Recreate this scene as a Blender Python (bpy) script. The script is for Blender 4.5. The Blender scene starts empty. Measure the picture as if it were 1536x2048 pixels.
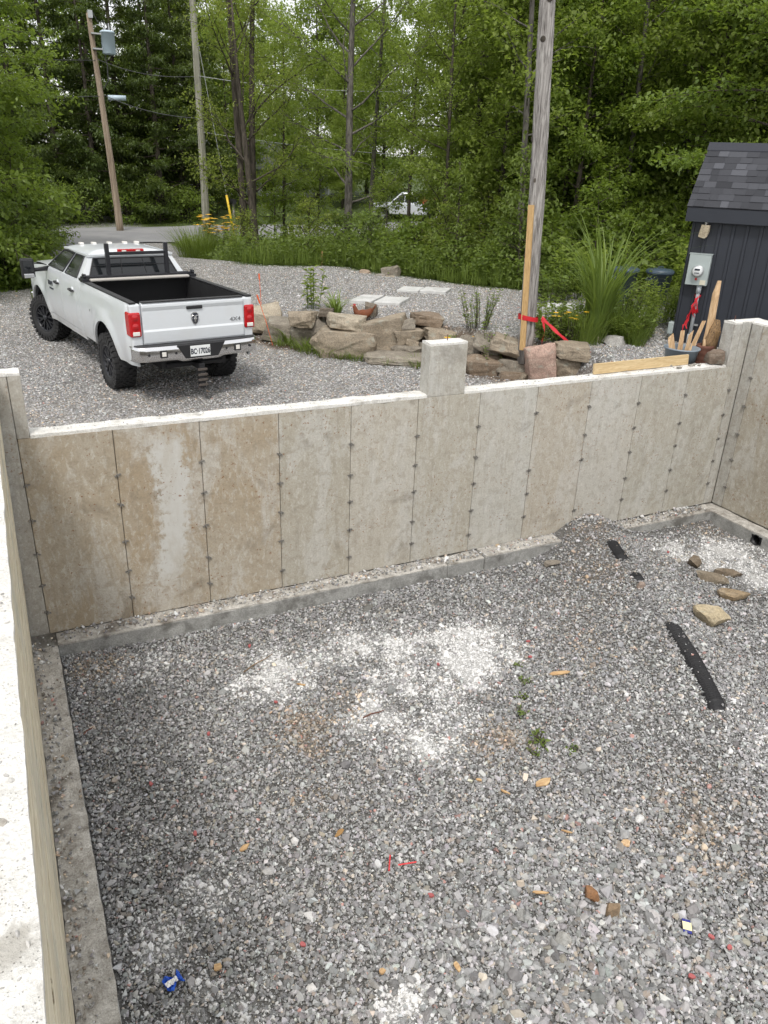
import bpy, bmesh, math, random
import numpy as np
from mathutils import Vector, Matrix, Euler, noise as mnoise

# ------------------------------------------------------------------ camera, sky, sun, exposure
scene = bpy.context.scene
COL = scene.collection
R_ = math.radians
cam_d = bpy.data.cameras.new('camera')
cam = bpy.data.objects.new('camera', cam_d)
COL.objects.link(cam)
scene.camera = cam
cam_d.sensor_fit = 'VERTICAL'
cam_d.sensor_height = 36.0
cam_d.lens = 36.0 * 1540.0 / 2048.0
cam_d.clip_start = 0.05
cam_d.clip_end = 2000.0
_pitch, _roll, _yaw = R_(24.269), R_(2.178), R_(26.622)
_F = Vector((0, math.cos(_pitch), -math.sin(_pitch)))
_Rv = Vector((1, 0, 0)); _U = _Rv.cross(_F)
_R2 = math.cos(_roll) * _Rv + math.sin(_roll) * _U
_U2 = -math.sin(_roll) * _Rv + math.cos(_roll) * _U
_M = Matrix((_R2, _U2, -_F)).transposed()
_M = Matrix.Rotation(-_yaw, 3, 'Z') @ _M
cam.matrix_world = Matrix.Translation((0.05, -8.17, 4.94)) @ _M.to_4x4()

SUN_EL, SUN_AZ = R_(56), R_(238)          # direction towards the sun, azimuth from +X towards +Y
world = bpy.data.worlds.new('World'); scene.world = world
world.use_nodes = True
wn = world.node_tree; wn.nodes.clear()
sky = wn.nodes.new('ShaderNodeTexSky'); sky.sky_type = 'NISHITA'; sky.sun_disc = False
sky.sun_elevation = SUN_EL; sky.sun_rotation = math.pi / 2 - SUN_AZ
sky.dust_density = 2.0
wmix = wn.nodes.new('ShaderNodeMix'); wmix.data_type = 'RGBA'
wmix.inputs['Factor'].default_value = 0.80               # an even veil of cloud over the blue
wmix.inputs[7].default_value = (7.95, 7.88, 7.7, 1)
wbg = wn.nodes.new('ShaderNodeBackground'); wbg.inputs['Strength'].default_value = 0.108
wout = wn.nodes.new('ShaderNodeOutputWorld')
wn.links.new(sky.outputs[0], wmix.inputs[6]); wn.links.new(wmix.outputs[2], wbg.inputs[0]); wn.links.new(wbg.outputs[0], wout.inputs[0])
sun_d = bpy.data.lights.new('sun', 'SUN'); sun_d.energy = 1.5; sun_d.angle = R_(12); sun_d.color = (1, 0.96, 0.90)
sun = bpy.data.objects.new('sun', sun_d); COL.objects.link(sun)
_sd = Vector((math.cos(SUN_EL) * math.cos(SUN_AZ), math.cos(SUN_EL) * math.sin(SUN_AZ), math.sin(SUN_EL)))
sun.rotation_euler = _sd.to_track_quat('Z', 'Y').to_euler()
scene.view_settings.view_transform = 'Standard'; scene.view_settings.look = 'None'
scene.view_settings.exposure = 0.70; scene.view_settings.gamma = 1.0
scene.view_settings.use_curve_mapping = False
scene.render.engine = 'CYCLES'
scene.cycles.max_bounces = 7; scene.cycles.diffuse_bounces = 5; scene.cycles.glossy_bounces = 2
scene.cycles.transmission_bounces = 4; scene.cycles.transparent_max_bounces = 6
scene.cycles.sample_clamp_indirect = 6.0
scene.cycles.use_adaptive_sampling = True; scene.cycles.adaptive_threshold = 0.03
scene.cycles.use_denoising = True; scene.cycles.denoiser = 'OPENIMAGEDENOISE'; scene.cycles.denoising_input_passes = 'RGB_ALBEDO_NORMAL'; scene.cycles.denoising_prefilter = 'ACCURATE'

# ------------------------------------------------------------------ helpers
rnd = random.Random(7)
def setp(o, label=None, cat=None, group=None, kind=None):
    if label: o['label'] = label
    if cat: o['category'] = cat
    if group: o['group'] = group
    if kind: o['kind'] = kind
    return o
def thing(name, label, cat, loc=(0, 0, 0), rz=0.0, group=None):
    o = bpy.data.objects.new(name, None); COL.objects.link(o)
    o.empty_display_size = 0.2
    o.location = loc; o.rotation_euler = (0, 0, rz)
    return setp(o, label, cat, group, 'thing')
def link_mesh(name, me, m=None, parent=None, loc=(0, 0, 0), rot=(0, 0, 0)):
    o = bpy.data.objects.new(name, me); COL.objects.link(o)
    if m is not None and len(me.materials) == 0: me.materials.append(m)
    o.location = loc; o.rotation_euler = rot
    if parent: o.parent = parent
    return o
def copy_tree(o, parent=None):
    c = o.copy(); COL.objects.link(c)
    if parent: c.parent = parent
    for ch in list(o.children): copy_tree(ch, c)
    return c
def shade(me, smooth):
    if smooth: me.polygons.foreach_set('use_smooth', np.ones(len(me.polygons), dtype=bool))
def bevel(o, w, seg=2, ang=35):
    b = o.modifiers.new('bevel', 'BEVEL'); b.width = w; b.segments = seg; b.limit_method = 'ANGLE'; b.angle_limit = R_(ang)
    return o
class MB:
    def __init__(s): s.v = []; s.f = []
    def add(s, vs, fs):
        k = len(s.v); s.v += [tuple(p) for p in vs]; s.f += [tuple(i + k for i in q) for q in fs]; return s
    def box(s, x0, x1, y0, y1, z0, z1, rot=None, c=None):
        vs = [Vector((x, y, z)) for z in (z0, z1) for y in (y0, y1) for x in (x0, x1)]
        if rot is not None:
            c = Vector(c) if c is not None else Vector(((x0+x1)/2, (y0+y1)/2, (z0+z1)/2))
            vs = [rot @ (p - c) + c for p in vs]
        return s.add(vs, [(0, 2, 3, 1), (4, 5, 7, 6), (0, 1, 5, 4), (2, 6, 7, 3), (0, 4, 6, 2), (1, 3, 7, 5)])
    def tube(s, pts, rad, n=8, cap=True):
        pts = [Vector(p) for p in pts]
        if not hasattr(rad, '__len__'): rad = [rad] * len(pts)
        vs = []; fs = []; up = Vector((0.13, 0.31, 0.94))
        for i, p in enumerate(pts):
            d = (pts[min(i+1, len(pts)-1)] - pts[max(i-1, 0)])
            d = d.normalized() if d.length > 1e-9 else Vector((0, 0, 1))
            a = d.cross(up)
            if a.length < 0.05: a = d.cross(Vector((1, 0, 0)))
            a.normalize(); b = d.cross(a); up = -b.cross(d) if False else up
            for k in range(n):
                t = 2 * math.pi * k / n
                vs.append(p + (a * math.cos(t) + b * math.sin(t)) * rad[i])
        for i in range(len(pts) - 1):
            for k in range(n):
                fs.append((i*n+k, i*n+(k+1) % n, (i+1)*n+(k+1) % n, (i+1)*n+k))
        if cap: fs += [tuple(range(n-1, -1, -1)), tuple(range((len(pts)-1)*n, len(pts)*n))]
        return s.add(vs, fs)
    def lathe(s, prof, n=24, mat=None):
        vs = []; fs = []
        for r, z in prof:
            for k in range(n):
                t = 2 * math.pi * k / n; vs.append(Vector((r * math.cos(t), r * math.sin(t), z)))
        if mat is not None: vs = [mat @ p for p in vs]
        for i in range(len(prof) - 1):
            for k in range(n): fs.append((i*n+k, i*n+(k+1) % n, (i+1)*n+(k+1) % n, (i+1)*n+k))
        return s.add(vs, fs)
    def disc(s, c, r, n=16, mat=None):
        vs = [Vector((r*math.cos(2*math.pi*k/n), r*math.sin(2*math.pi*k/n), 0)) for k in range(n)]
        if mat is not None: vs = [mat @ p for p in vs]
        return s.add([p + Vector(c) for p in vs], [tuple(range(n))])
    def prism(s, poly, a0, a1, axis='y'):
        n = len(poly)
        def P(u, w, a): return (u, a, w) if axis == 'y' else ((a, u, w) if axis == 'x' else (u, w, a))
        vs = [P(u, w, a0) for u, w in poly] + [P(u, w, a1) for u, w in poly]
        fs = [(i, (i+1) % n, n+(i+1) % n, n+i) for i in range(n)] + [tuple(range(n-1, -1, -1)), tuple(range(n, 2*n))]
        return s.add(vs, fs)
    def grid(s, fn, nu, nv):
        vs = [fn(i / nu, j / nv) for j in range(nv + 1) for i in range(nu + 1)]
        fs = [(j*(nu+1)+i, j*(nu+1)+i+1, (j+1)*(nu+1)+i+1, (j+1)*(nu+1)+i) for j in range(nv) for i in range(nu)]
        return s.add(vs, fs)
    def mesh(s, name, m=None, smooth=False):
        me = bpy.data.meshes.new(name); me.from_pydata(s.v, [], s.f); me.update()
        if m is not None: me.materials.append(m)
        shade(me, smooth); return me
    def build(s, name, m, parent=None, smooth=False, loc=(0, 0, 0), rot=(0, 0, 0), bev=0, seg=2, fixn=True):
        me = s.mesh(name, m, smooth)
        if fixn:
            bm = bmesh.new(); bm.from_mesh(me); bmesh.ops.recalc_face_normals(bm, faces=bm.faces); bm.to_mesh(me); bm.free()
        o = link_mesh(name, me, None, parent, loc, rot)
        if bev: bevel(o, bev, seg)
        return o
def fast_mesh(name, V, Q, m=None, attr=None, smooth=False):
    """numpy verts (n,3) and faces (k,4 or 3)"""
    me = bpy.data.meshes.new(name); V = np.asarray(V, np.float32); Q = np.asarray(Q, np.int32)
    me.vertices.add(len(V)); me.vertices.foreach_set('co', V.ravel())
    w = Q.shape[1]
    me.loops.add(Q.size); me.loops.foreach_set('vertex_index', Q.ravel())
    me.polygons.add(len(Q)); me.polygons.foreach_set('loop_start', np.arange(0, Q.size, w, dtype=np.int32))
    me.polygons.foreach_set('loop_total', np.full(len(Q), w, np.int32))
    if m is not None: me.materials.append(m)
    me.update(calc_edges=True)
    if attr is not None:
        for k, (typ, dom, arr) in attr.items():
            a = me.attributes.new(k, typ, dom)
            a.data.foreach_set('value' if typ == 'FLOAT' else ('vector' if typ == 'FLOAT_VECTOR' else 'color'), np.asarray(arr, np.float32).ravel())
    shade(me, smooth); return me
def text_mesh(name, body, size, m, parent, mat4, extrude=0.001, align='CENTER', sx=1.0, bold=0.0):
    c = bpy.data.curves.new(name, 'FONT'); c.body = body; c.offset = bold; c.size = size; c.extrude = extrude; c.align_x = align; c.align_y = 'CENTER'
    t = bpy.data.objects.new(name, c); COL.objects.link(t)
    dg = bpy.context.evaluated_depsgraph_get()
    me = bpy.data.meshes.new_from_object(t.evaluated_get(dg)); bpy.data.objects.remove(t)
    me.name = name; me.transform(Matrix.Diagonal((sx, 1, 1, 1))); me.transform(mat4)
    me.materials.clear(); me.materials.append(m)
    return link_mesh(name, me, None, parent)

# value noise for terrain and scatter masks
_rs = np.random.RandomState(3); _TAB = _rs.rand(256, 256)
def vnoise(x, y, s=1.0, seed=0):
    x = np.asarray(x, float) * s + 17.3 * seed; y = np.asarray(y, float) * s + 9.7 * seed
    xi = np.floor(x).astype(int); yi = np.floor(y).astype(int); fx = x - xi; fy = y - yi
    fx = fx*fx*(3-2*fx); fy = fy*fy*(3-2*fy)
    a = _TAB[xi % 256, yi % 256]; b = _TAB[(xi+1) % 256, yi % 256]; c = _TAB[xi % 256, (yi+1) % 256]; d = _TAB[(xi+1) % 256, (yi+1) % 256]
    return (a*(1-fx)+b*fx)*(1-fy)+(c*(1-fx)+d*fx)*fy
def fbm(x, y, s=1.0, seed=0, o=3):
    t = 0; w = 0.5; n = 0
    for i in range(o): t = t + w*vnoise(x, y, s*2**i, seed+i); n += w; w *= .5
    return t / n
def sstep(a, b, x): t = np.clip((x-a)/(b-a), 0, 1); return t*t*(3-2*t)

# ------------------------------------------------------------------ materials
class NB:
    def __init__(s, name):
        s.m = bpy.data.materials.new(name); s.m.use_nodes = True; s.nt = s.m.node_tree; s.nt.nodes.clear()
        s.out = s.n('ShaderNodeOutputMaterial')
    def n(s, t, **kw):
        x = s.nt.nodes.new(t)
        for k, v in kw.items(): setattr(x, k, v)
        return x
    def l(s, a, b): s.nt.links.new(a, b)
    def inp(s, sock, v):
        if hasattr(v, 'is_linked') or isinstance(v, bpy.types.NodeSocket): s.l(v, sock)
        else:
            if sock.type == 'RGBA' and len(v) == 3: v = (*v, 1)
            sock.default_value = v
    def coord(s, kind='Object', scale=(1, 1, 1)):
        if kind == 'World': o = s.n('ShaderNodeNewGeometry').outputs['Position']
        else: o = s.n('ShaderNodeTexCoord').outputs[kind]
        if scale == (1, 1, 1): return o
        mp = s.n('ShaderNodeMapping'); mp.inputs['Scale'].default_value = scale; s.l(o, mp.inputs[0]); return mp.outputs[0]
    def noise(s, vec, scale, detail=4, rough=.55, dist=0, out='Fac'):
        x = s.n('ShaderNodeTexNoise'); s.l(vec, x.inputs['Vector'])
        x.inputs['Scale'].default_value = scale; x.inputs['Detail'].default_value = detail
        x.inputs['Roughness'].default_value = rough; x.inputs['Distortion'].default_value = dist
        return x.outputs[out]
    def voro(s, vec, scale, feat='F1', out='Distance', rand=1):
        x = s.n('ShaderNodeTexVoronoi', feature=feat); s.l(vec, x.inputs['Vector']); x.inputs['Scale'].default_value = scale
        x.inputs['Randomness'].default_value = rand
        return x.outputs[out]
    def ramp(s, fac, stops, interp='LINEAR'):
        x = s.n('ShaderNodeValToRGB'); x.color_ramp.interpolation = interp; e = x.color_ramp.elements
        while len(e) < len(stops): e.new(0.5)
        for q, (p, c) in zip(e, stops):
            q.position = p; q.color = (c, c, c, 1) if not hasattr(c, '__len__') else (*c, 1)[:4]
        s.l(fac, x.inputs[0]); return x.outputs[0]
    def mix(s, fac, a, b, blend='MIX'):
        x = s.n('ShaderNodeMix', data_type='RGBA', blend_type=blend); x.clamp_factor = True
        s.inp(x.inputs[0], fac); s.inp(x.inputs[6], a); s.inp(x.inputs[7], b); return x.outputs[2]
    def math(s, op, a, b=0.0, clamp=False):
        x = s.n('ShaderNodeMath', operation=op); x.use_clamp = clamp; s.inp(x.inputs[0], a); s.inp(x.inputs[1], b); return x.outputs[0]
    def bump(s, h, strength=.3, dist=.01, normal=None):
        x = s.n('ShaderNodeBump'); x.inputs['Strength'].default_value = strength; x.inputs['Distance'].default_value = dist
        s.l(h, x.inputs['Height'])
        if normal is not None: s.l(normal, x.inputs['Normal'])
        return x.outputs[0]
    def attr(s, name, typ='GEOMETRY', out='Color'):
        x = s.n('ShaderNodeAttribute'); x.attribute_name = name; x.attribute_type = typ; return x.outputs[out]
    def objcol(s): return s.n('ShaderNodeObjectInfo').outputs['Color']
    def objrand(s): return s.n('ShaderNodeObjectInfo').outputs['Random']
    def pbsdf(s, col, rough=.8, metal=0, normal=None, spec=.5, coat=0, **kw):
        b = s.n('ShaderNodeBsdfPrincipled'); s.inp(b.inputs['Base Color'], col); s.inp(b.inputs['Roughness'], rough)
        b.inputs['Metallic'].default_value = metal; b.inputs['Specular IOR Level'].default_value = spec
        b.inputs['Coat Weight'].default_value = coat; b.inputs['Coat Roughness'].default_value = .05
        if normal is not None: s.l(normal, b.inputs['Normal'])
        for k, v in kw.items(): s.inp(b.inputs[k.replace('_', ' ')], v)
        s.l(b.outputs[0], s.out.inputs[0]); return s.m
def plain(name, col, rough=.6, metal=0, var=.12, scale=6, bump=0, spec=.5, coat=0):
    """a colour with slight uneven wear"""
    b = NB(name); v = b.coord('Object'); n = b.noise(v, scale, 5)
    c = b.mix(n, tuple(x*(1-var) for x in col), tuple(min(1, x*(1+var)) for x in col))
    r = b.ramp(n, [(.3, max(0, rough-.08)), (.7, min(1, rough+.08))])
    nm = b.bump(b.noise(v, scale*8, 3), bump, .01) if bump else None
    return b.pbsdf(c, r, metal, nm, spec, coat)
def m_concrete(name, rust=True, strip=False):
    b = NB(name); w = b.coord('World')
    base = b.objcol()
    n1 = b.noise(w, 1.1, 4, .6, .3); n2 = b.noise(b.coord('World', (1, 1, .35)), 2.6, 6, .68, .6)
    streak = b.noise(b.coord('World', (7, 7, .5)), 2.2, 5, .6)
    fine = b.noise(w, 45, 2, .7); mid = b.noise(w, 9, 4, .7, .4)
    base = b.mix(b.ramp(b.noise(w, .8, 4, .6), [(.35, .0), (.65, .40)]), base, (.47, .425, .35))
    c = b.mix(b.ramp(n1, [(.38, 0), (.62, .75)]), base, b.mix(.5, base, (.47, .455, .41)))
    c = b.mix(b.ramp(n2, [(.49, 0), (.60, .75)]), c, b.mix(.7, base, (.55, .545, .52)))       # skinned lighter patches
    c = b.mix(b.ramp(b.noise(b.coord('World', (1, 1, .45)), 17, 4, .75, .5), [(.53, 0), (.60, .42)]), c, (.60, .58, .53))
    c = b.mix(b.ramp(mid, [(.40, .45), (.50, 0)]), c, b.mix(.5, base, (.20, .165, .12)))
    c = b.mix(b.ramp(b.noise(w, 1.9, 4, .62, .5), [(.60, 0), (.70, .62)]), c, b.mix(.6, base, (.12, .105, .085), 'MIX'))
    c = b.mix(b.ramp(streak, [(.55, 0), (.75, .30)]), c, (.17, .14, .105))
    c = b.mix(b.ramp(fine, [(.3, .28), (.7, 0)]), c, (.12, .11, .09))
    if strip:                                                                                   # the pale skinned strip of the second panel
        sx = b.n('ShaderNodeSeparateXYZ'); b.l(w, sx.inputs[0])
        ex = b.math('ADD', b.math('MULTIPLY', b.math('SUBTRACT', mid, .5), .55), b.math('MULTIPLY', b.math('SUBTRACT', n1, .5), .6))
        dx = b.math('ABSOLUTE', b.math('SUBTRACT', b.math('ADD', sx.outputs[0], ex), 1.44))
        dz = b.math('ABSOLUTE', b.math('SUBTRACT', b.math('ADD', sx.outputs[2], ex), 1.30))
        k = b.math('MULTIPLY', b.ramp(dx, [(.13, 1), (.21, 0)]), b.ramp(dz, [(.70, 1), (.95, 0)]))
        c = b.mix(b.math('MULTIPLY', k, b.ramp(n2, [(.35, .45), (.55, .85)])), c, (.52, .52, .50))
    if rust:
        rm = b.math('MULTIPLY', b.ramp(b.noise(w, 26, 3, .6), [(.61, 0), (.65, 1)]), b.ramp(b.noise(w, 1.7, 2), [(.46, 0), (.60, 1)]))
        c = b.mix(b.math('MULTIPLY', rm, .8), c, (.20, .085, .03))
    pits = b.ramp(b.voro(w, 34), [(.04, 1), (.10, 0)])
    c = b.mix(b.math('MULTIPLY', pits, b.ramp(b.noise(w, 5, 2), [(.5, 0), (.6, .6)])), c, (.08, .07, .06))
    nm = b.bump(b.math('ADD', b.math('MULTIPLY', fine, .5), b.math('SUBTRACT', mid, b.math('MULTIPLY', pits, .6))), .35, .012)
    return b.pbsdf(c, .86, 0, nm, .3)
def m_rough_concrete(name, ca, cb, cc, bs=.6):
    b = NB(name); w = b.coord('World'); n = b.noise(w, 6, 8, .7, .3); f = b.noise(w, 60, 4, .7)
    c = b.mix(b.ramp(n, [(.35, 0), (.6, 1)]), cb, ca)
    c = b.mix(b.ramp(b.noise(w, 2.2, 6, .65), [(.56, 0), (.66, .7)]), c, cc)
    c = b.mix(b.ramp(f, [(.35, .4), (.6, 0)]), c, cc)
    pt = b.ramp(b.voro(w, 75), [(.10, 1), (.22, 0)]); pt = b.math('MULTIPLY', pt, b.ramp(b.noise(w, 8, 3), [(.45, 0), (.62, .5)])); c = b.mix(pt, c, cc)
    return b.pbsdf(c, .9, 0, b.bump(b.math('SUBTRACT', b.math('ADD', n, b.math('MULTIPLY', f, .6)), pt), bs, .02), .3)
def m_rock(name):
    b = NB(name); v = b.coord('Object'); base = b.objcol(); r = b.objrand()
    n = b.noise(v, 3.5, 7, .65, .5); st = b.noise(b.coord('Object', (1, 1, 5)), 3, 5, .6, .4); f = b.noise(v, 40, 4, .7)
    c = b.mix(b.ramp(n, [(.35, 0), (.65, 1)]), b.mix(.42, base, (.07, .06, .05)), base)
    c = b.mix(b.ramp(st, [(.5, 0), (.62, .5)]), c, b.mix(.5, base, (.50, .45, .37)))
    c = b.mix(b.ramp(f, [(.35, .45), (.6, 0)]), c, (.05, .045, .035))
    c = b.mix(b.ramp(b.noise(v, 6, 4), [(.60, 0), (.68, .5)]), c, (.34, .35, .30))
    return b.pbsdf(c, .88, 0, b.bump(b.math('ADD', n, b.math('MULTIPLY', f, .35)), .7, .03), .3)
def m_leaf(name, dark, light, trans=.35):
    b = NB(name); v = b.attr('v', out='Fac'); r = b.objrand()
    c = b.mix(v, dark, light)
    c = b.mix(b.math('MULTIPLY', r, .45), c, b.mix(.5, c, (.20, .24, .03)))
    d = b.n('ShaderNodeBsdfPrincipled'); b.l(c, d.inputs['Base Color']); d.inputs['Roughness'].default_value = .5; d.inputs['Specular IOR Level'].default_value = .35
    t = b.n('ShaderNodeBsdfTranslucent'); b.l(b.mix(.45, c, (.42, .58, .05)), t.inputs[0])
    mx = b.n('ShaderNodeMixShader'); mx.inputs[0].default_value = trans
    b.l(d.outputs[0], mx.inputs[1]); b.l(t.outputs[0], mx.inputs[2]); b.l(mx.outputs[0], b.out.inputs[0]); return b.m
def m_bark(name, ca, cb, sc=14, st=.12, bs=.9):
    b = NB(name); v = b.coord('Object', (1, 1, st)); n = b.noise(v, sc, 6, .65, .6); k = b.noise(b.coord('Object'), 2.5, 4)
    c = b.mix(b.ramp(n, [(.36, 0), (.62, 1)]), cb, ca); c = b.mix(b.ramp(k, [(.52, 0), (.7, .55)]), c, tuple(x*.5 for x in ca))
    return b.pbsdf(c, .92, 0, b.bump(n, bs, .03), .2)
def m_wood(name, ca, cb, ax=(1, 8, 8), sc=5):
    b = NB(name); v = b.coord('Object', ax); n = b.noise(v, sc, 6, .6, 1.0); k = b.voro(b.coord('Object', tuple(x*.35 for x in ax)), 3)
    c = b.mix(b.ramp(n, [(.35, 0), (.65, 1)]), cb, ca); c = b.mix(b.ramp(k, [(.05, .8), (.10, 0)]), c, tuple(x*.35 for x in cb))
    return b.pbsdf(c, .75, 0, b.bump(n, .25, .01), .3)
M = {}
M['panel'] = m_concrete('formed_concrete', True, True)
M['column'] = m_concrete('formed_concrete_column', False)
M['cap'] = m_rough_concrete('pale_concrete_top', (.82, .81, .78), (.66, .65, .62), (.34, .32, .28), .9)  # lighter concrete, its colour whitened further for bright sky on the wall tops
M['footing'] = m_rough_concrete('footing_concrete', (.40, .40, .385), (.24, .24, .23), (.10, .095, .085), .5)
M['ledge'] = m_rough_concrete('dusty_footing_top', (.62, .60, .56), (.30, .28, .25), (.13, .11, .09), .9)
def m_tan():
    b = NB('tan_wall_face'); w = b.coord('World', (1, .35, 3)); n = b.noise(w, 5, 8, .68, .4); f = b.noise(b.coord('World', (1, .5, 9)), 9, 5, .7)
    c = b.mix(b.ramp(n, [(.35, 0), (.62, 1)]), (.50, .43, .30), (.74, .68, .54)); c = b.mix(b.ramp(f, [(.62, 0), (.68, .8)]), c, (.16, .12, .07))
    c = b.mix(b.ramp(b.noise(b.coord('World'), 1.6, 4), [(.5, 0), (.65, .6)]), c, (.45, .44, .38))
    return b.pbsdf(c, .85, 0, b.bump(f, .5, .02), .3)
M['tan'] = m_tan()
M['rock'] = m_rock('boulder_stone')
M['rubber'] = plain('tyre_rubber', (.030, .030, .031), .8, 0, .3, 8, .15, .3)
M['black'] = plain('black_plastic', (.018, .018, .02), .5, 0, .2, 5, .05, .4)
M['blackmetal'] = plain('black_powder_coat', (.02, .021, .026), .38, .2, .2, 5, .03)
M['liner'] = plain('bed_liner', (.016, .016, .017), .75, 0, .35, 9, .4, .3)
M['chrome'] = plain('chrome', (.72, .72, .73), .13, 1, .06, 4)
M['steel'] = plain('galvanised_steel', (.46, .47, .48), .42, .85, .15, 7, .05)
M['rust'] = plain('rust', (.135, .058, .04), .85, .1, .45, 9, .4)
M['greybox'] = plain('grey_painted_metal', (.36, .41, .41), .45, .1, .06, 5)
M['pvc'] = plain('grey_pvc', (.40, .43, .46), .45, 0, .08, 5)
M['transformer'] = plain('transformer_paint', (.44, .54, .62), .45, 0, .08, 4)
M['tape'] = plain('red_caution_tape', (.55, .018, .03), .35, 0, .25, 9, .3)
M['pine'] = m_wood('pine_board', (.60, .47, .28), (.46, .33, .17))
M['pinez'] = m_wood('pine_board_upright', (.56, .38, .18), (.40, .25, .11), (8, 8, 1))
M['split'] = m_wood('split_wood', (.66, .48, .30), (.40, .25, .13), (8, 8, 1))
M['rot'] = m_wood('rotten_wood', (.30, .19, .09), (.07, .045, .03), (8, 8, 1.4), 8)
M['polewood'] = m_bark('weathered_pole', (.44, .42, .40), (.10, .09, .085), 30, .07, 1.0)
M['polebrown'] = m_bark('brown_pole', (.38, .31, .24), (.20, .15, .11), 14, .05, .4)
M['polepale'] = m_bark('pale_pole', (.36, .35, .30), (.18, .18, .14), 14, .05, .4)
M['bark'] = m_bark('tree_bark', (.115, .098, .08), (.035, .03, .025), 16, .2)
M['barkgrey'] = m_bark('grey_bark', (.20, .185, .165), (.06, .055, .05), 14, .25)
M['glass'] = plain('dark_glass', (.012, .014, .016), .05, 0, .1, 2, 0, .6)
M['cable'] = plain('cable_sheath', (.05, .05, .055), .6)
M['palecable'] = plain('bare_cable', (.42, .43, .44), .5, .4)
M['white'] = plain('white_paint', (.78, .78, .77), .5, 0, .05)
M['shed'] = plain('charcoal_blue_siding', (.020, .024, .034), .55, 0, .2, 4, .08)
def m_paint(name, col):
    b = NB(name); v = b.coord('Object'); n = b.noise(v, 3, 5); sx = b.n('ShaderNodeSeparateXYZ'); b.l(v, sx.inputs[0])
    c = b.mix(b.ramp(n, [(.45, 0), (.75, .22)]), col, (.55, .53, .49))
    low = b.math('MULTIPLY', b.ramp(sx.outputs[2], [(.55, .55), (.95, 0)]), b.ramp(b.noise(v, 7, 6, .7), [(.35, 0), (.65, 1)]))
    c = b.mix(low, c, (.36, .33, .29))                                                     # road dust along the sills
    return b.pbsdf(c, .28, 0, None, .5, .6)
M['paint'] = m_paint('white_car_paint', (.62, .65, .68))
M['silver'] = m_paint('silver_car_paint', (.58, .62, .66))
# ------------------------------------------------------------------ terrain
ROCKLINE = np.array([(3.2, 12.5), (4.5, 9.2), (5.0, 7.9), (5.7, 6.7), (6.7, 5.8), (7.5, 5.1), (8.0, 4.0), (8.5, 3.2), (9.05, 2.6), (8.85, 1.7), (8.45, .9), (8.1, -.6)])
FAREDGE = np.array([(2.5, 19.0), (5.6, 16.2), (7.6, 14.6), (9.4, 13.6), (10.5, 11.0), (11.3, 9.3), (12.6, 8.1), (15.5, 7.4), (22, 5.0)])
def sdist(x, y, P):
    """distance to a polyline, positive on its left-hand side seen along it"""
    best = np.full(np.shape(x), 1e9); sgn = np.ones(np.shape(x))
    for a, b in zip(P[:-1], P[1:]):
        d = b - a; L = d @ d; t = np.clip(((x-a[0])*d[0] + (y-a[1])*d[1]) / L, 0, 1)
        ex = x - (a[0]+t*d[0]); ey = y - (a[1]+t*d[1]); q = np.hypot(ex, ey); s = np.sign(d[0]*ey - d[1]*ex)
        up = q < best - 1e-9; best = np.where(up, q, best); sgn = np.where(up, s, sgn)
    return best * sgn
def road_v(x, y): return (y - 28.0) - 0.235 * (x - 4.0)        # across the road: 0 near edge, about 8 far edge
def ground_z(x, y):
    x = np.asarray(x, float); y = np.asarray(y, float)
    sd = sdist(x, y, ROCKLINE); w = .35 + sstep(6.8, 11, y) * 4.5
    z = 1.5 + .62 * sstep(0.05, 1, (sd + .1) / w)
    fe = sdist(x, y, FAREDGE)
    z = z - np.where(fe > 0, (z - 1.55) * sstep(0, 3.5, fe), 0) * sstep(24, 8, x)
    z = np.where(x < -.3, np.maximum(z, 1.5 + .75 * sstep(2.0, -1.5, y)), z)
    z = z + .05 * (fbm(x, y, .5, 1) - .5) + .03 * (fbm(x, y, 2.2, 4) - .5)
    rv = road_v(x, y); k = sstep(-4, -.3, rv) * sstep(13, 9, rv)
    z = z * (1 - k) + 1.40 * k
    far = np.hypot(x - 8, y - 20)
    return z + sstep(35, 220, far) * 5.0
def gravel_mask(x, y):
    fe = sdist(x, y, FAREDGE) + .9 * (fbm(x, y, 1.1, 8) - .5)
    g = sstep(.25, -.35, fe)
    left = x - (1.3 + .10 * (y - 15)) + .9 * (fbm(x, y, .9, 5) - .5)
    left = left + 3*sstep(15.8, 14.6, y)
    g = np.where(y > 8, g * sstep(-.3, .3, left), g)
    # the drive goes on to the road between the left bushes and the grass by the poles
    dr = sstep(.3, -.3, np.abs(x - (4.0 + .06*(y-16))) - 2.5 - .5*(fbm(x, y, .8, 6)-.5)) * (y > 13)
    return np.maximum(g, dr * sstep(-.3, .3, left))
def soil_mask(x, y):
    sd = sdist(x, y, ROCKLINE)
    return sstep(-.95, -.35, sd + .5*(fbm(x, y, 1.6, 3)-.5)) * sstep(.5, .1, sd) * sstep(8.8, 7.6, y) * (x > 4) * (x < 9.0)
def axis(a, b, fine0, fine1, step):
    f = np.arange(fine0, fine1 + 1e-6, step)
    lo = fine0 - np.cumsum(step * 1.22 ** np.arange(1, 60)); hi = fine1 + np.cumsum(step * 1.22 ** np.arange(1, 60))
    return np.concatenate([[a], lo[lo > a][::-1], f, hi[hi < b], [b]])
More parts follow.
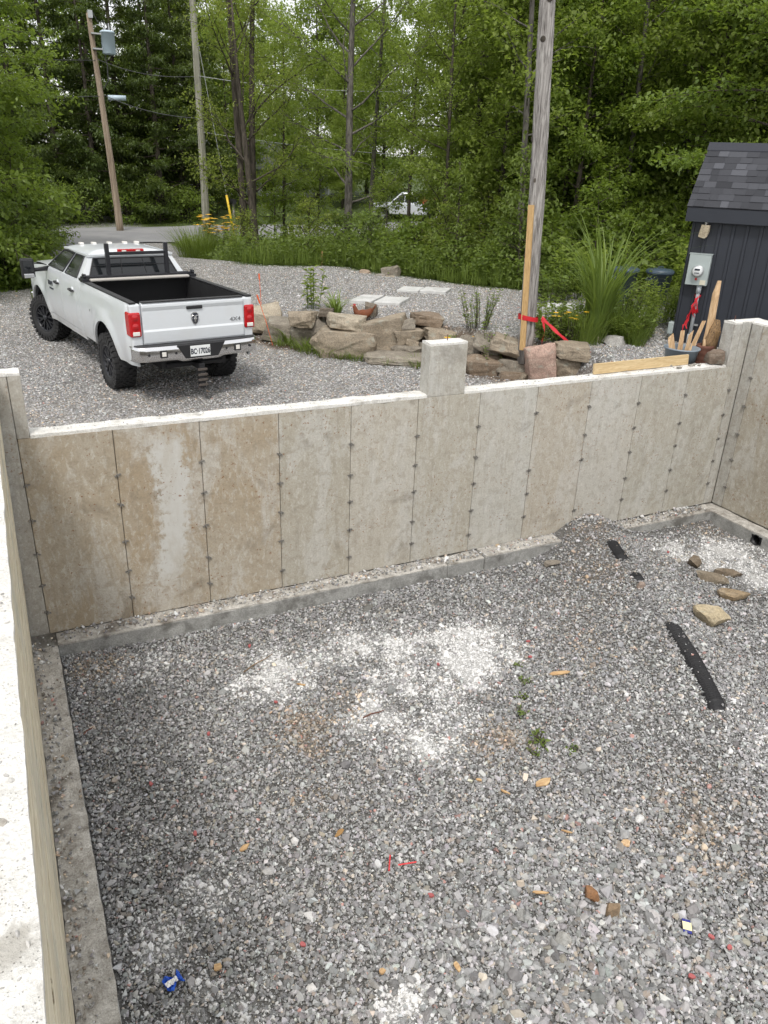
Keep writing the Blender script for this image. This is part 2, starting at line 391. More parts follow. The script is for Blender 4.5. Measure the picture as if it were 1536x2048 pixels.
def m_ground():
    b = NB('yard_ground'); w = b.coord('World'); g = b.attr('mask'); sp = b.n('ShaderNodeSeparateColor'); b.l(g, sp.inputs[0])
    cell = b.voro(w, 30, 'F1', 'Color'); d = b.voro(w, 30, 'F1', 'Distance'); sc = b.n('ShaderNodeSeparateColor'); b.l(cell, sc.inputs[0])
    cell2 = b.voro(w, 11, 'F1', 'Color'); s2 = b.n('ShaderNodeSeparateColor'); b.l(cell2, s2.inputs[0])
    st = b.ramp(sc.outputs[0], [(0, (.15, .146, .142)), (.45, (.28, .274, .267)), (.8, (.42, .413, .405)), (1, (.64, .63, .61))])
    st = b.mix(b.ramp(d, [(.35, 0), (.65, .6)]), st, (.09, .086, .08))
    big = b.noise(w, .45, 5, .6); st = b.mix(b.ramp(big, [(.42, 0), (.66, .45)]), st, b.mix(.5, st, (.42, .38, .33)))
    st = b.mix(b.ramp(b.noise(w, 1.3, 4), [(.55, 0), (.7, .35)]), st, (.15, .14, .13))
    soil = b.mix(b.noise(w, 14, 6, .7), (.055, .038, .025), (.17, .12, .08))
    grass = b.mix(b.noise(w, 6, 5), (.03, .05, .012), (.09, .12, .035))
    c = b.mix(sp.outputs[0], grass, st)
    c = b.mix(sp.outputs[1], c, b.mix(b.ramp(s2.outputs[0], [(.7, 0), (.8, .6)]), soil, st))
    h = b.math('ADD', b.math('MULTIPLY', d, -1.0), b.math('MULTIPLY', sc.outputs[1], .5))
    return b.pbsdf(c, .92, 0, b.bump(h, .8, .03), .2)
M['ground'] = m_ground()
xs = axis(-400, 500, -1.0, 14.5, .16); ys = axis(-300, 600, .12, 17.5, .16)
X, Y = np.meshgrid(xs, ys); Z = ground_z(X, Y)
V = np.stack([X.ravel(), Y.ravel(), Z.ravel()], 1); nx, ny = len(xs), len(ys)
i, j = np.meshgrid(np.arange(nx-1), np.arange(ny-1)); i = i.ravel(); j = j.ravel()
cx = (xs[i]+xs[i+1])/2; cy = (ys[j]+ys[j+1])/2
keep = ~((cx > -.62) & (cx < 10.55) & (cy < .12))
Q = np.stack([j*nx+i, j*nx+i+1, (j+1)*nx+i+1, (j+1)*nx+i], 1)[keep]
mask = np.stack([gravel_mask(X, Y).ravel(), soil_mask(X, Y).ravel(), np.zeros(X.size), np.ones(X.size)], 1)
ground = link_mesh('ground', fast_mesh('ground', V, Q, M['ground'], {'mask': ('FLOAT_COLOR', 'POINT', mask)}, True)); ground['kind'] = 'structure'

b = NB('asphalt'); w = b.coord('World'); n = b.noise(w, 60, 4, .7); c = b.mix(n, (.15, .15, .155), (.27, .27, .275))
c = b.mix(b.ramp(b.noise(w, .35, 4), [(.45, 0), (.6, .4)]), c, (.34, .335, .33))
M['asphalt'] = b.pbsdf(c, .85, 0, b.bump(n, .3, .01), .3)
xx = np.concatenate([np.linspace(-60, 0, 20), np.linspace(1, 40, 60), np.linspace(42, 110, 30)]); VV = []
for x in xx:
    for k, t in enumerate(np.linspace(0, 8.2, 7)):
        VV.append((x, 28.0 + .235*(x-4) + t + (.25*math.sin(x*1.3)+.12*math.sin(x*3.1) if k in (0, 6) else 0), 1.45 + .02 * (1 - ((t-4.1)/4.1)**2)))
QQ = [(a*7+k, (a+1)*7+k, (a+1)*7+k+1, a*7+k+1) for a in range(len(xx)-1) for k in range(6)]
road = link_mesh('road', fast_mesh('road', VV, QQ, M['asphalt'], None, True)); road['kind'] = 'structure'

# ------------------------------------------------------------------ the pit floor and its gravel
RIDGE = np.array([(7.60, .3), (7.44, -.74), (7.28, -1.16), (7.12, -1.64), (6.63, -2.75), (6.31, -3.45), (6.01, -4.01), (5.5, -5.0), (5.0, -6.2)])
RIDGE_H = np.array([.42, .34, .29, .27, .29, .28, .25, .17, .07])
def along(x, y, P):
    best = np.full(np.shape(x), 1e9); par = np.zeros(np.shape(x))
    for k, (a, b_) in enumerate(zip(P[:-1], P[1:])):
        d = b_ - a; t = np.clip(((x-a[0])*d[0] + (y-a[1])*d[1]) / (d @ d), 0, 1)
        q = np.hypot(x-(a[0]+t*d[0]), y-(a[1]+t*d[1])); up = q < best; best = np.where(up, q, best); par = np.where(up, k+t, par)
    return best, par
def pit_z(x, y):
    x = np.asarray(x, float); y = np.asarray(y, float)
    d, p = along(x, y, RIDGE); h = np.interp(p, np.arange(len(RIDGE_H)), RIDGE_H)
    z = -.21 + h * np.exp(-(d/.66)**2) + .05*(fbm(x, y, .8, 2)-.5) + .035*(fbm(x, y, 2.4, 6)-.5)
    return z + .05 * sstep(.9, .2, np.abs(x-.25)) * sstep(-1.2, -.3, y) + .05*sstep(-.35, -.28, y)*sstep(6, 8, x)
WHITE = [(2.2, -1.45, .55, .9), (2.75, -1.35, .35, .6), (3.2, -1.25, .45, .7), (3.7, -1.5, .55, .75), (4.5, -1.75, .55, .95), (4.2, -2.15, .5, 1.0), (4.7, -2.0, .4, .8), (3.35, -2.1, .5, .7), (2.95, -2.5, .5, .7),
         (3.2, -3.0, .45, .8), (3.5, -2.8, .5, .55), (3.7, -2.3, .5, .6), (9.3, -1.35, .8, 1.0), (8.75, -.95, .55, .8), (9.6, -2.2, .7, 1.0), (9.2, -1.9, .5, .9), (.85, -3.9, .35, .6), (.45, -4.15, .3, .7), (.55, -3.2, .3, .35), (.75, -.75, .5, .45),
         (1.8, -5.3, .22, .9), (.6, -4.9, .5, .5), (5.7, -3.6, .8, .3), (6.4, -4.6, .9, .35), (3.4, -1.9, 1.2, .25)]
BROWN = [(2.15, -2.45, .45, .8), (2.6, -2.2, .4, .5), (3.85, -3.35, .35, .9), (7.35, -.5, .55, .6), (6.9, -1.2, .7, .5), (4.7, -5.1, .5, .55), (6.0, -1.6, .7, .4), (5.0, -4.5, .5, .4), (.45, -.6, .35, .7), (8.0, -1.0, .5, .35), (1.9, -3.3, .25, .5), (5.6, -2.4, .6, .4), (9.7, -.5, .5, .5)]
DARKP = [(1.0, -1.5, .9, .35), (6.2, -.8, .8, .35), (1.3, -2.6, .9, .2), (3.2, -.6, 1.0, .25), (3.0, -4.9, .8, .2)]
def blobs(x, y, L, seed):
    t = np.zeros(np.shape(x))
    for a, b_, r, s in L: t = np.maximum(t, s * np.exp(-(((x-a)**2 + (y-b_)**2) / (r*r)) ** 1.3))
    return sstep(.06, 1.0, 0.80 * t * (.12 + 1.7 * fbm(x, y, 6, seed, 5)))
def m_fines():
    b = NB('pit_fines'); w = b.coord('World'); a = b.attr('col'); n = b.noise(w, 55, 5, .75); k = b.voro(w, 70)
    c = b.mix(n, b.mix(.45, a, (.05, .048, .045)), a); c = b.mix(b.ramp(k, [(.3, 0), (.6, .3)]), c, (.07, .067, .062))
    return b.pbsdf(c, .95, 0, b.bump(b.math('SUBTRACT', n, k), .9, .02), .2)
M['fines'] = m_fines()
def fines_col(x, y):
    wv = blobs(x, y, WHITE, 21)[..., None]; bv = blobs(x, y, BROWN, 22)[..., None]; dk = blobs(x, y, DARKP, 23)[..., None]
    c = np.ones(np.shape(x)+(3,)) * np.array((.235, .23, .22))
    c = c*(1-dk) + dk*np.array((.12, .115, .105)); c = c*(1-bv) + bv*np.array((.30, .245, .185)); c = c*(1-wv) + wv*np.array((.86, .855, .84)); return c
gx = np.arange(-.24, 10.3, .05); gy = np.arange(-9.5, .05, .05); GX, GY = np.meshgrid(gx, gy); GZ = pit_z(GX, GY) - .012 + .021*blobs(GX, GY, WHITE, 21) + .006*blobs(GX, GY, BROWN, 22)
nx, ny = len(gx), len(gy); i, j = np.meshgrid(np.arange(nx-1), np.arange(ny-1)); i = i.ravel(); j = j.ravel()
fc = fines_col(GX, GY).reshape(-1, 3); fc = np.concatenate([fc, np.ones((len(fc), 1))], 1)
pit = link_mesh('pit_floor', fast_mesh('pit_floor', np.stack([GX.ravel(), GY.ravel(), GZ.ravel()], 1), np.stack([j*nx+i, j*nx+i+1, (j+1)*nx+i+1, (j+1)*nx+i], 1), M['fines'], {'col': ('FLOAT_COLOR', 'POINT', fc)}, True)); pit['kind'] = 'structure'

def m_stone():
    b = NB('crushed_stone'); a = b.attr('col', 'INSTANCER'); v = b.coord('Object'); n = b.noise(v, 2.2, 1, .7)
    c = b.mix(n, b.mix(.3, a, (.03, .03, .03)), b.mix(.2, a, (.7, .7, .7)))
    return b.pbsdf(c, .85, 0, None, .25)
M['stone'] = m_stone()
def stone_group(name, nvar=10):
    g = bpy.data.node_groups.new(name, 'GeometryNodeTree')
    g.interface.new_socket('Geometry', in_out='INPUT', socket_type='NodeSocketGeometry'); g.interface.new_socket('Geometry', in_out='OUTPUT', socket_type='NodeSocketGeometry')
    N = g.nodes; L = g.links; gi = N.new('NodeGroupInput'); go = N.new('NodeGroupOutput'); jn = N.new('GeometryNodeJoinGeometry')
    for k in range(nvar):
        ic = N.new('GeometryNodeMeshIcoSphere'); ic.inputs['Radius'].default_value = .5; ic.inputs['Subdivisions'].default_value = 1 if k % 3 else 2
        rv = N.new('FunctionNodeRandomValue'); rv.data_type = 'FLOAT_VECTOR'; a = .30 if k % 3 else .17
        rv.inputs[0].default_value = (-a, -a, -a); rv.inputs[1].default_value = (a, a, a); rv.inputs['Seed'].default_value = k*7+1
        sp = N.new('GeometryNodeSetPosition'); L.new(ic.outputs[0], sp.inputs[0]); L.new(rv.outputs[0], sp.inputs['Offset'])
        ch = N.new('GeometryNodeConvexHull'); L.new(sp.outputs[0], ch.inputs[0])
        sm = N.new('GeometryNodeSetMaterial'); sm.inputs['Material'].default_value = M['stone']; L.new(ch.outputs[0], sm.inputs[0])
        gt = N.new('GeometryNodeGeometryToInstance'); L.new(sm.outputs[0], gt.inputs[0]); L.new(gt.outputs[0], jn.inputs[0])
    ip = N.new('GeometryNodeInstanceOnPoints'); L.new(gi.outputs[0], ip.inputs['Points']); L.new(jn.outputs[0], ip.inputs['Instance']); ip.inputs['Pick Instance'].default_value = True
    for nm, ty, so in (('rot', 'FLOAT_VECTOR', 'Rotation'), ('scl', 'FLOAT_VECTOR', 'Scale')):
        na = N.new('GeometryNodeInputNamedAttribute'); na.data_type = ty; na.inputs[0].default_value = nm
        o = na.outputs[0]
        if nm == 'rot': er = N.new('FunctionNodeEulerToRotation'); L.new(o, er.inputs[0]); o = er.outputs[0]
        L.new(o, ip.inputs[so])
    L.new(ip.outputs[0], go.inputs[0]); return g
STONES = stone_group('stone_scatter')
def scatter(name, x, y, z, s, col, seed, flat=.78):
    r = np.random.RandomState(seed); n = len(x)
    rot = np.stack([r.normal(0, .55, n), r.normal(0, .55, n), r.rand(n)*6.283], 1)
    scl = np.stack([s*r.uniform(.85, 1.45, n), s*r.uniform(.65, 1.0, n), s*flat*r.uniform(.6, 1.15, n)], 1)
    me = bpy.data.meshes.new(name); me.vertices.add(n); me.vertices.foreach_set('co', np.stack([x, y, z], 1).astype(np.float32).ravel())
    for k, t, a in (('rot', 'FLOAT_VECTOR', rot), ('scl', 'FLOAT_VECTOR', scl), ('col', 'FLOAT_COLOR', np.concatenate([col, np.ones((n, 1))], 1))):
        at = me.attributes.new(k, t, 'POINT'); at.data.foreach_set('color' if t == 'FLOAT_COLOR' else 'vector', a.astype(np.float32).ravel())
    o = link_mesh(name, me); md = o.modifiers.new('stones', 'NODES'); md.node_group = STONES; o['kind'] = 'stuff'; return o
def stone_cols(x, y, r, wl, bl, dk, mean=.27):
    n = len(x); g = mean * np.exp(r.normal(0, .42, n)); g = np.clip(g, .085, .66)
    g = np.where(r.rand(n) < .07, r.uniform(.42, .66, n), g)
    c = g[:, None] * (np.array((1.0, .995, .995)) + r.normal(0, .025, (n, 3)))
    warm = (r.rand(n) < .10)[:, None]; c = np.where(warm, c*np.array((1.12, .98, .82)), c)
    pink = (r.rand(n) < .006)[:, None]; c = np.where(pink, np.array((.42, .22, .19))*(.6+.8*r.rand(n))[:, None], c)
    u = r.rand(n)
    k = (u < wl*.95)[:, None]; c = np.where(k, (.66+.22*r.rand(n))[:, None]*np.array((1.0, .995, .985)), c)
    c = c * (1 + .5*wl[:, None]*(~k))
    k = (r.rand(n) < bl*.75)[:, None]; c = np.where(k, c*np.array((1.05, .84, .64)), c)
    return np.clip(c * (1 - .45*dk[:, None]), .03, .9)
r = np.random.RandomState(11)
def pipe_exposed(x, y):
    d, p = along(x, y, RIDGE)
    e = ((p > 1.08) & (p < 2.0)) | ((p > 2.82) & (p < 3.08)) | ((p > 3.93) & (p < 6.05))
    return (d < .070 + .03*np.sin(9*y) + .02*np.sin(31*y)) & e
layers = []
for cnt, smin, med, sg, lift in ((165000, .009, .0185, .38, 0.0), (80000, .005, .0105, .25, .004), (2600, .032, .046, .25, .004)):
    x = r.uniform(-.1, 10.1, cnt*2); y = r.uniform(-7.0, .0, cnt*2)
    near = ((x - .05)**2 + (y+8.17)**2 + 25) ** .5
    dens = np.clip((9.0/near)**2, .30, 1.0)
    ok = (r.rand(cnt*2) < dens) & ((x > .08) | (y < -6)) & (y < -.26 + .35*np.exp(-((x-7.6)/.42)**2)) & (x < 9.95)
    # only what can be seen from about the camera's place: right of the near wall, left of the frame's right margin
    ok &= (y + 8.17) > (x - 2.6) * .36 
    x, y = x[ok][:cnt], y[ok][:cnt]
    big = np.exp(-((x-3.0)**2/3.2 + (y+5.7)**2/1.6))
    s = np.maximum(smin, med*np.exp(r.normal(0, sg, len(x)))) * (1 + .50*big)
    wl = blobs(x, y, WHITE, 21); bl = blobs(x, y, BROWN, 22); dk = blobs(x, y, DARKP, 23)
    fine = np.maximum(wl, bl*.8)
    kp = (r.rand(len(x)) > (fine*.85 if med > .02 else 0)) & ~(pipe_exposed(x, y) & (r.rand(len(x)) > .03))
    x, y, s, wl, bl, dk = x[kp], y[kp], s[kp], wl[kp], bl[kp], dk[kp]
    if med > .04:
        k = (r.rand(len(x)) < .10 + .8*np.exp(-((x-2.9)**2/1.6+(y+5.4)**2/.8))); x, y, s, wl, bl, dk = x[k], y[k], s[k], wl[k], bl[k], dk[k]
    layers.append((x, y, pit_z(x, y) + s*.12 + lift + .055*pipe_exposed(x, y), s, stone_cols(x, y, r, wl, bl, dk)))
A = [np.concatenate([q[k] for q in layers]) for k in range(5)]
# loose stones lying along the footings' ledges
n = 1500; x = r.uniform(.1, 9.9, n); y = r.uniform(-.24, -.01, n); s = .02*np.exp(r.normal(0, .35, n))
n2 = 1100; x2 = r.uniform(-.19, .05, n2); y2 = r.uniform(-6.5, -.05, n2); s2 = .019*np.exp(r.normal(0, .35, n2)); k = r.rand(n2) < np.clip((.02-x2)/.16, .15, 1); x2, y2, s2 = x2[k], y2[k], s2[k]
x = np.concatenate([x, x2]); y = np.concatenate([y, y2]); s = np.concatenate([s, s2]); zz = np.zeros(len(x))
lc = stone_cols(x, y, r, zz+.12, zz+.25, zz)
lz = np.maximum(pit_z(x, y), .008) + s*.25
gravel = scatter('pit_gravel', *[np.concatenate([a, b_]) for a, b_ in zip(A, (x, y, lz, s, lc))], 5)
gravel['label'] = 'grey crushed stone covering the pit floor'
# loose stone on the yard and the mound
n = 120000; x = r.uniform(-.2, 14, n); y = .25 + 15.5*r.rand(n)**1.5
k = (r.rand(n) < gravel_mask(x, y)*(1-.75*soil_mask(x, y))) & ((x - .05) * 1.05 < (y+8.17)*1.6) & ~((y < .3) & (x > -.3))
x, y = x[k], y[k]; s = .021*np.exp(r.normal(0, .30, len(x))); o_ = np.zeros(len(x))
yard_stone = scatter('yard_gravel', x, y, ground_z(x, y)+.002, s, stone_cols(x, y, r, o_+.06*fbm(x, y, .7, 31), .35*fbm(x, y, .6, 32), o_, .33), 6)

# ------------------------------------------------------------------ foundation walls
PW = .914
def rough_top(mb, x0, x1, y0, y1, zt, zb, step=.07, amp=.012, seed=0, axis='x'):
    """an uneven trowelled strip: top grid with ragged long edges and skirts"""
    n = max(2, int(abs(x1-x0)/step)); m = 5; vs = []; fs = []
    for a in range(n+1):
        u = x0 + (x1-x0)*a/n
        for k in range(m+1):
            w = y0 + (y1-y0)*k/m
            e = (mnoise.noise(Vector((u*4.1+seed, w*9, 3.3))) * amp)
            if k in (0, m): w += mnoise.noise(Vector((u*5+seed, k, 7.7)))*amp*1.1 + mnoise.noise(Vector((u*19+seed, k, 1.7)))*amp*.5; e -= amp*.5
            vs.append((u, w, zt+e) if axis == 'x' else (w, u, zt+e))
        for k in (0, m):
            q = vs[a*(m+3) + k]; vs.append((q[0], q[1], zb))
    s = m+3
    for a in range(n):
        for k in range(m): fs.append((a*s+k, (a+1)*s+k, (a+1)*s+k+1, a*s+k+1))
        fs += [(a*s+m+1, (a+1)*s+m+1, (a+1)*s, a*s), (a*s+m, (a+1)*s+m, (a+1)*s+m+2, a*s+m+2)]
    for a in (0, n): fs.append(tuple([a*s+m+1] + [a*s+k for k in range(m+1)] + [a*s+m+2]))
    return mb.add(vs, fs)
def panel_obj(parent, x0, x1, z0, z1, col, axis='x', face=0.0, sgn=1, name='panel'):
    g = .0035; t = .03
    mb = MB(); nn = 6
    if axis == 'x': mb.box(x0+g, x1-g, face, face+t, z0, z1)
    else: mb.box(face, face+sgn*t, x0+g, x1-g, z0, z1) if sgn > 0 else mb.box(face-t, face, x0+g, x1-g, z0, z1)
    o = mb.build(name, M['panel'], parent, bev=.004, seg=1); o.color = (*col, 1); return o
TIE = MB()
for sx, ln in ((-.028, .02), (.028, .02)): TIE.tube([(sx, 0, 0), (sx, -ln, 0)], .009, 6)
TIE.box(-.03, .03, -.012, 0, -.006, .006); TIE.box(-.006, .006, -.03, 0, -.02, .02); TIE_ME = TIE.mesh('form_tie', plain('tie_metal', (.24, .23, .215), .6, .5))
BOSS = MB(); BOSS.lathe([(.0001, -.006), (.012, -.006), (.015, 0)], 8, Matrix.Rotation(R_(90), 4, 'X')); BOSS_ME = BOSS.mesh('tie_plug', M['column'])
PCOL = [(.355, .285, .195), (.345, .265, .17), (.37, .30, .21), (.385, .355, .29), (.46, .43, .37), (.41, .385, .325), (.475, .465, .425), (.45, .41, .345), (.49, .475, .435), (.42, .405, .355), (.40, .385, .335)]
fw = thing('foundation_wall', 'long stained concrete wall with low top between corner columns, facing the pit', 'wall', (0, 0, 0))
core = MB(); core.box(-.6, 10.6, .031, .225, -.3, 2.29); core.build('wall_core', M['column'], fw).color = (.16, .15, .135, 1)
for k in range(11):
    panel_obj(fw, k*PW, (k+1)*PW, 0.0, 2.30, PCOL[k])
panel_obj(fw, -.2, 0, 0, 2.97, (.36, .345, .315)); panel_obj(fw, 10.054, 10.25, 0, 2.97, (.36, .36, .34))
for x0, x1, sd in ((.125, 4.69, 1), (5.235, 9.895, 2)):
    c = rough_top(MB(), x0, x1, .0, .228, 2.338, 2.296, .05, .011, sd*13).build('wall_cap', M['cap'], fw, fixn=True)
for x0, x1, lab, col in ((-.6, .122, 'tall corner column', (.38, .365, .335)), (4.695, 5.23, 'free standing square pillar', (.41, .40, .365)), (9.90, 10.6, 'tall corner column beside the shed', (.37, .36, .335))):
    p = MB(); p.box(x0, x1, -.0 if x0 > 0 and x1 < 6 else .034, .226, 2.302, 2.945); o = p.build('pillar', M['column'], fw, bev=.006, seg=1); o.color = (*col, 1)
    if x1 < 1 or x0 > 9:
        q = MB(); q.box(.003 if x1 < 1 else 9.902, .12 if x1 < 1 else 10.051, 0.0, .032, 2.302, 2.945); q.build('pillar_face', M['column'], o, bev=.004, seg=1).color = (*col, 1)
    t = rough_top(MB(), x0+.004, x1-.004, .003, .223, 2.975, 2.943, .05, .010, x0*7).build('pillar_top', M['cap'], o)
    if x0 > 0:
        rb = MB(); rx = x0+.30 if x0 < 9 else 10.0; rb.tube([(rx, .12, 2.95), (rx+.004, .122, 3.05)], .006, 6); rb.build('rebar', M['rust'], o)
r2 = random.Random(5)
for k in range(0, 12):
    for z in (.26, .64, 1.02, 1.42, 1.82):
        if r2.random() < .06: continue
        t = link_mesh('form_tie', TIE_ME, None, fw, (k*PW + (.0 if k else .012) + r2.uniform(-.006, .006), -.001, z + r2.uniform(-.03, .03) + (.1 if k > 6 else 0)), (0, r2.uniform(-.4, .4), 0))
        if r2.random() < .75:
            link_mesh('tie_plug', BOSS_ME, None, fw, (k*PW + r2.choice((-1, 1))*r2.uniform(.07, .11), -.001, z + r2.uniform(-.02, .03)))
def footing(parent, x0, x1, y0, y1, z1, name, axis='x', seed=0):
    f = MB(); f.box(x0, x1, y0, y1, -.45, z1-.02); o = f.build(name, M['footing'], parent, bev=.008, seg=1)
    t = rough_top(MB(), (x0 if axis == 'x' else y0)+.004, (x1 if axis == 'x' else y1)-.004, (y0 if axis == 'x' else x0)+.002, (y1 if axis == 'x' else x1)-.002, z1, z1-.022, .045, .013, seed, axis).build('ledge', M['ledge'], o)
    return o
footing(fw, .06, 5.02, -.262, -.001, .0, 'footing', seed=3); footing(fw, 5.03, 5.62, -.25, -.001, -.01, 'footing', seed=4); footing(fw, 5.63, 6.95, -.265, -.001, .012, 'footing', seed=5); footing(fw, 6.96, 9.99, -.25, -.001, -.01, 'footing', seed=6)
lw = thing('foundation_wall', 'near concrete wall at the left edge with white crumbling top and tan inner face', 'wall', (-.2, 0, 0))
prof = [(0.0, 0.0)] ; bands = [(0, .52), (.52, 1.02), (1.02, 1.40), (1.40, 1.95), (1.95, 2.22), (2.22, 2.60), (2.60, 2.945)]
lean = lambda z: .088 * z / 2.97
c = MB(); c.add([(-.36, y, z) for y in (-.01, -10) for z in (-.3, 2.94)] + [(lean(z)-.02, y, z) for y in (-.01, -10) for z in (-.3, 2.94)], [(0, 1, 3, 2), (4, 6, 7, 5), (0, 2, 6, 4), (1, 5, 7, 3), (0, 4, 5, 1), (2, 3, 7, 6)])
c.build('wall_core', M['column'], lw).color = (.10, .085, .06, 1)
for q, (z0, z1) in enumerate(bands):
    mb = MB(); ny_ = 60; vs = []; fs = []
    for a in range(ny_+1):
        y = -.04 - 9.9*a/ny_
        j0 = .006*mnoise.noise(Vector((y*2.3, q, 0))) + .005*mnoise.noise(Vector((y*9, q, 4))); j1 = .006*mnoise.noise(Vector((y*2.3, q+1, 0))) + .005*mnoise.noise(Vector((y*9, q+1, 4)))
        off = .004*(q % 2) + .004*mnoise.noise(Vector((y*3, q, 9)))
        for z, jj in ((z0+.007, j0), (z1-.007, j1)): vs += [(lean(z)+off, y, z+jj), (lean(z)-.03, y, z+jj)]
    for a in range(ny_):
        k = a*4; fs += [(k, k+2, k+6, k+4), (k+1, k, k+4, k+5), (k+2, k+3, k+7, k+6)]
    mb.add(vs, fs); mb.build('face_band', M['tan'], lw, smooth=False)
rough_top(MB(), -.012, -9.98, -.37, .086, 2.972, 2.94, .04, .006, 40, 'y').build('wall_cap', M['cap'], lw)
footing(lw, .0, .262, -9.9, -.268, -.0, 'footing', 'y', 8)
rw = thing('foundation_wall', 'concrete wall at the right edge meeting the corner column near the shed', 'wall', (10.25, 0, 0))
c = MB(); c.box(.031, .27, -10, -.004, -.3, 2.94); c.build('wall_core', M['column'], rw).color = (.16, .15, .135, 1)
def rpanel(y0, y1, col):
    mb = MB(); mb.box(0, .03, y0+.0035, y1-.0035, 0, 2.945); o = mb.build('panel', M['panel'], rw, bev=.004, seg=1); o.color = (*col, 1)
rpanel(-.2, -.002, (.37, .37, .355))
for k in range(8): rpanel(-.2-(k+1)*PW, -.2-k*PW, [(.345, .31, .245), (.36, .34, .29)][k % 2])
rough_top(MB(), -.004, -9.98, .0, .27, 2.972, 2.94, .05, .011, 60, 'y').build('wall_cap', M['cap'], rw)
for k in range(0, 4):
    for z in (.35, .8, 1.25, 1.7, 2.15): link_mesh('form_tie', TIE_ME, None, rw, (-.001, -.2-k*PW, z+r2.uniform(-.03, .03)), (0, 0, -math.pi/2))
ft = MB(); ft.box(-.27, -.001, -9.9, -1.26, -.45, -.03); ft.box(-.27, -.001, -1.06, -.004, -.45, -.03); ft.box(-.27, -.001, -1.262, -1.058, -.45, -.20); ft.box(-.27, -.001, -1.262, -1.058, -.055, -.03)
o = ft.build('footing', M['footing'], rw); rough_top(MB(), -.01, -9.9, -.272, -.003, -.008, -.032, .05, .012, 70, 'y').build('ledge', M['ledge'], o)
h = MB(); h.lathe([(.085, -.275), (.085, -.05), (.072, -.05), (.072, -.272), (.085, -.275)], 20, Matrix.Translation((0, -1.16, -.125)) @ Matrix.Rotation(R_(90), 4, 'Y')); h.build('drain_opening', M['black'], rw, True)
# grit lying on the wall tops
n = 700; x = r.uniform(-.56, -.13, n); y = r.uniform(-7.2, -.3, n); s = .006*np.exp(r.normal(0, .55, n)); o_ = np.zeros(n)
n2 = 500; x2 = r.uniform(.2, 9.8, n2); y2 = r.uniform(.02, .21, n2); k = (x2 < 4.6) | (x2 > 5.3); x2, y2 = x2[k], y2[k]; s2 = .007*np.exp(r.normal(0, .4, len(x2)))
gx_, gy_ = np.concatenate([x, x2]), np.concatenate([y, y2]); gs_ = np.concatenate([s, s2]); gz_ = np.concatenate([o_+2.972, np.zeros(len(x2))+2.338]) + gs_*.2
gc_ = np.clip((.55*np.exp(r.normal(0, .35, len(gx_))))[:, None]*np.array((1, .97, .92)), .1, .85)
scatter('wall_grit', gx_, gy_, gz_, gs_*1.6, gc_, 9, .5)['label'] = 'pale grit lying on the wall tops'
# ------------------------------------------------------------------ the pickup
def plain_glow(name, col): return plain(name, col, .15, 0, .1, 8, 0, .6)
M['redlens'] = plain_glow('red_lens', (.42, .008, .012)); M['clearlens'] = plain_glow('clear_lens', (.72, .70, .66)); M['amber'] = plain_glow('amber_lens', (.75, .55, .30))
M['plate'] = plain('number_plate', (.74, .76, .76), .4, 0, .05)
M['ink'] = plain('dark_ink', (.02, .025, .04), .5)
M['badge'] = plain('badge_metal', (.55, .55, .56), .25, .9, .1)
M['greyletter'] = plain('badge_grey', (.30, .31, .32), .35, .7, .1)
M['tonneau'] = plain('rolled_cover', (.42, .40, .37), .6, 0, .12)
TW = thing('pickup_truck', 'lifted white crew cab pickup with open black bed on the gravel drive', 'pickup truck', (2.445, 4.785, 1.500), 1.735)
WB, XC, XT = 4.12, 1.30, -1.22
WPROF = [(.50, .93), (.62, .955), (.80, .985), (1.02, .998), (1.22, .992), (1.26, .982), (1.42, .968), (1.50, .945)]
def wide(z): return float(np.interp(z, [a for a, _ in WPROF], [b for _, b in WPROF]))
def arch(x, c, zc=.47, Ra=.60, base=.60):
    d = abs(x - c); return max(base, zc + math.sqrt(Ra*Ra - d*d)) if d < Ra else base
def side_sheet(name, x0, x1, lo, hi, parent, m=None, n=30, nz=12, s=1, curl=None, w0=0.0):
    mb = MB()
    def fn(u, v):
        x = x0 + (x1-x0)*u; a, b_ = lo(x), hi(x); z = a + (b_-a)*v
        y = wide(z) + w0
        for c in (0, WB):
            dd = math.hypot(x-c, z-.47)
            if dd < .80: y += .030 * (1 - sstep(.60, .80, dd))
        if curl: y -= curl(x)
        return (x, s*y, z)
    mb.grid(fn, n, nz)
    ni = len(mb.v); mb.v += [(p[0], p[1]-s*.035, p[2]) for p in mb.v[:ni]]                       # sheet thickness at the open edges
    row = n+1
    for k in range(n): mb.f += [(k, k+ni, k+1+ni, k+1), (nz*row+k, nz*row+k+1, nz*row+k+1+ni, nz*row+k+ni)]
    for k in range(nz): mb.f += [(k*row, (k+1)*row, (k+1)*row+ni, k*row+ni), (k*row+n, k*row+n+ni, (k+1)*row+n+ni, (k+1)*row+n)]
    o = mb.build(name, m or M['paint'], parent, smooth=True)
    e = o.modifiers.new('edge', 'EDGE_SPLIT'); e.split_angle = R_(45)
    return o
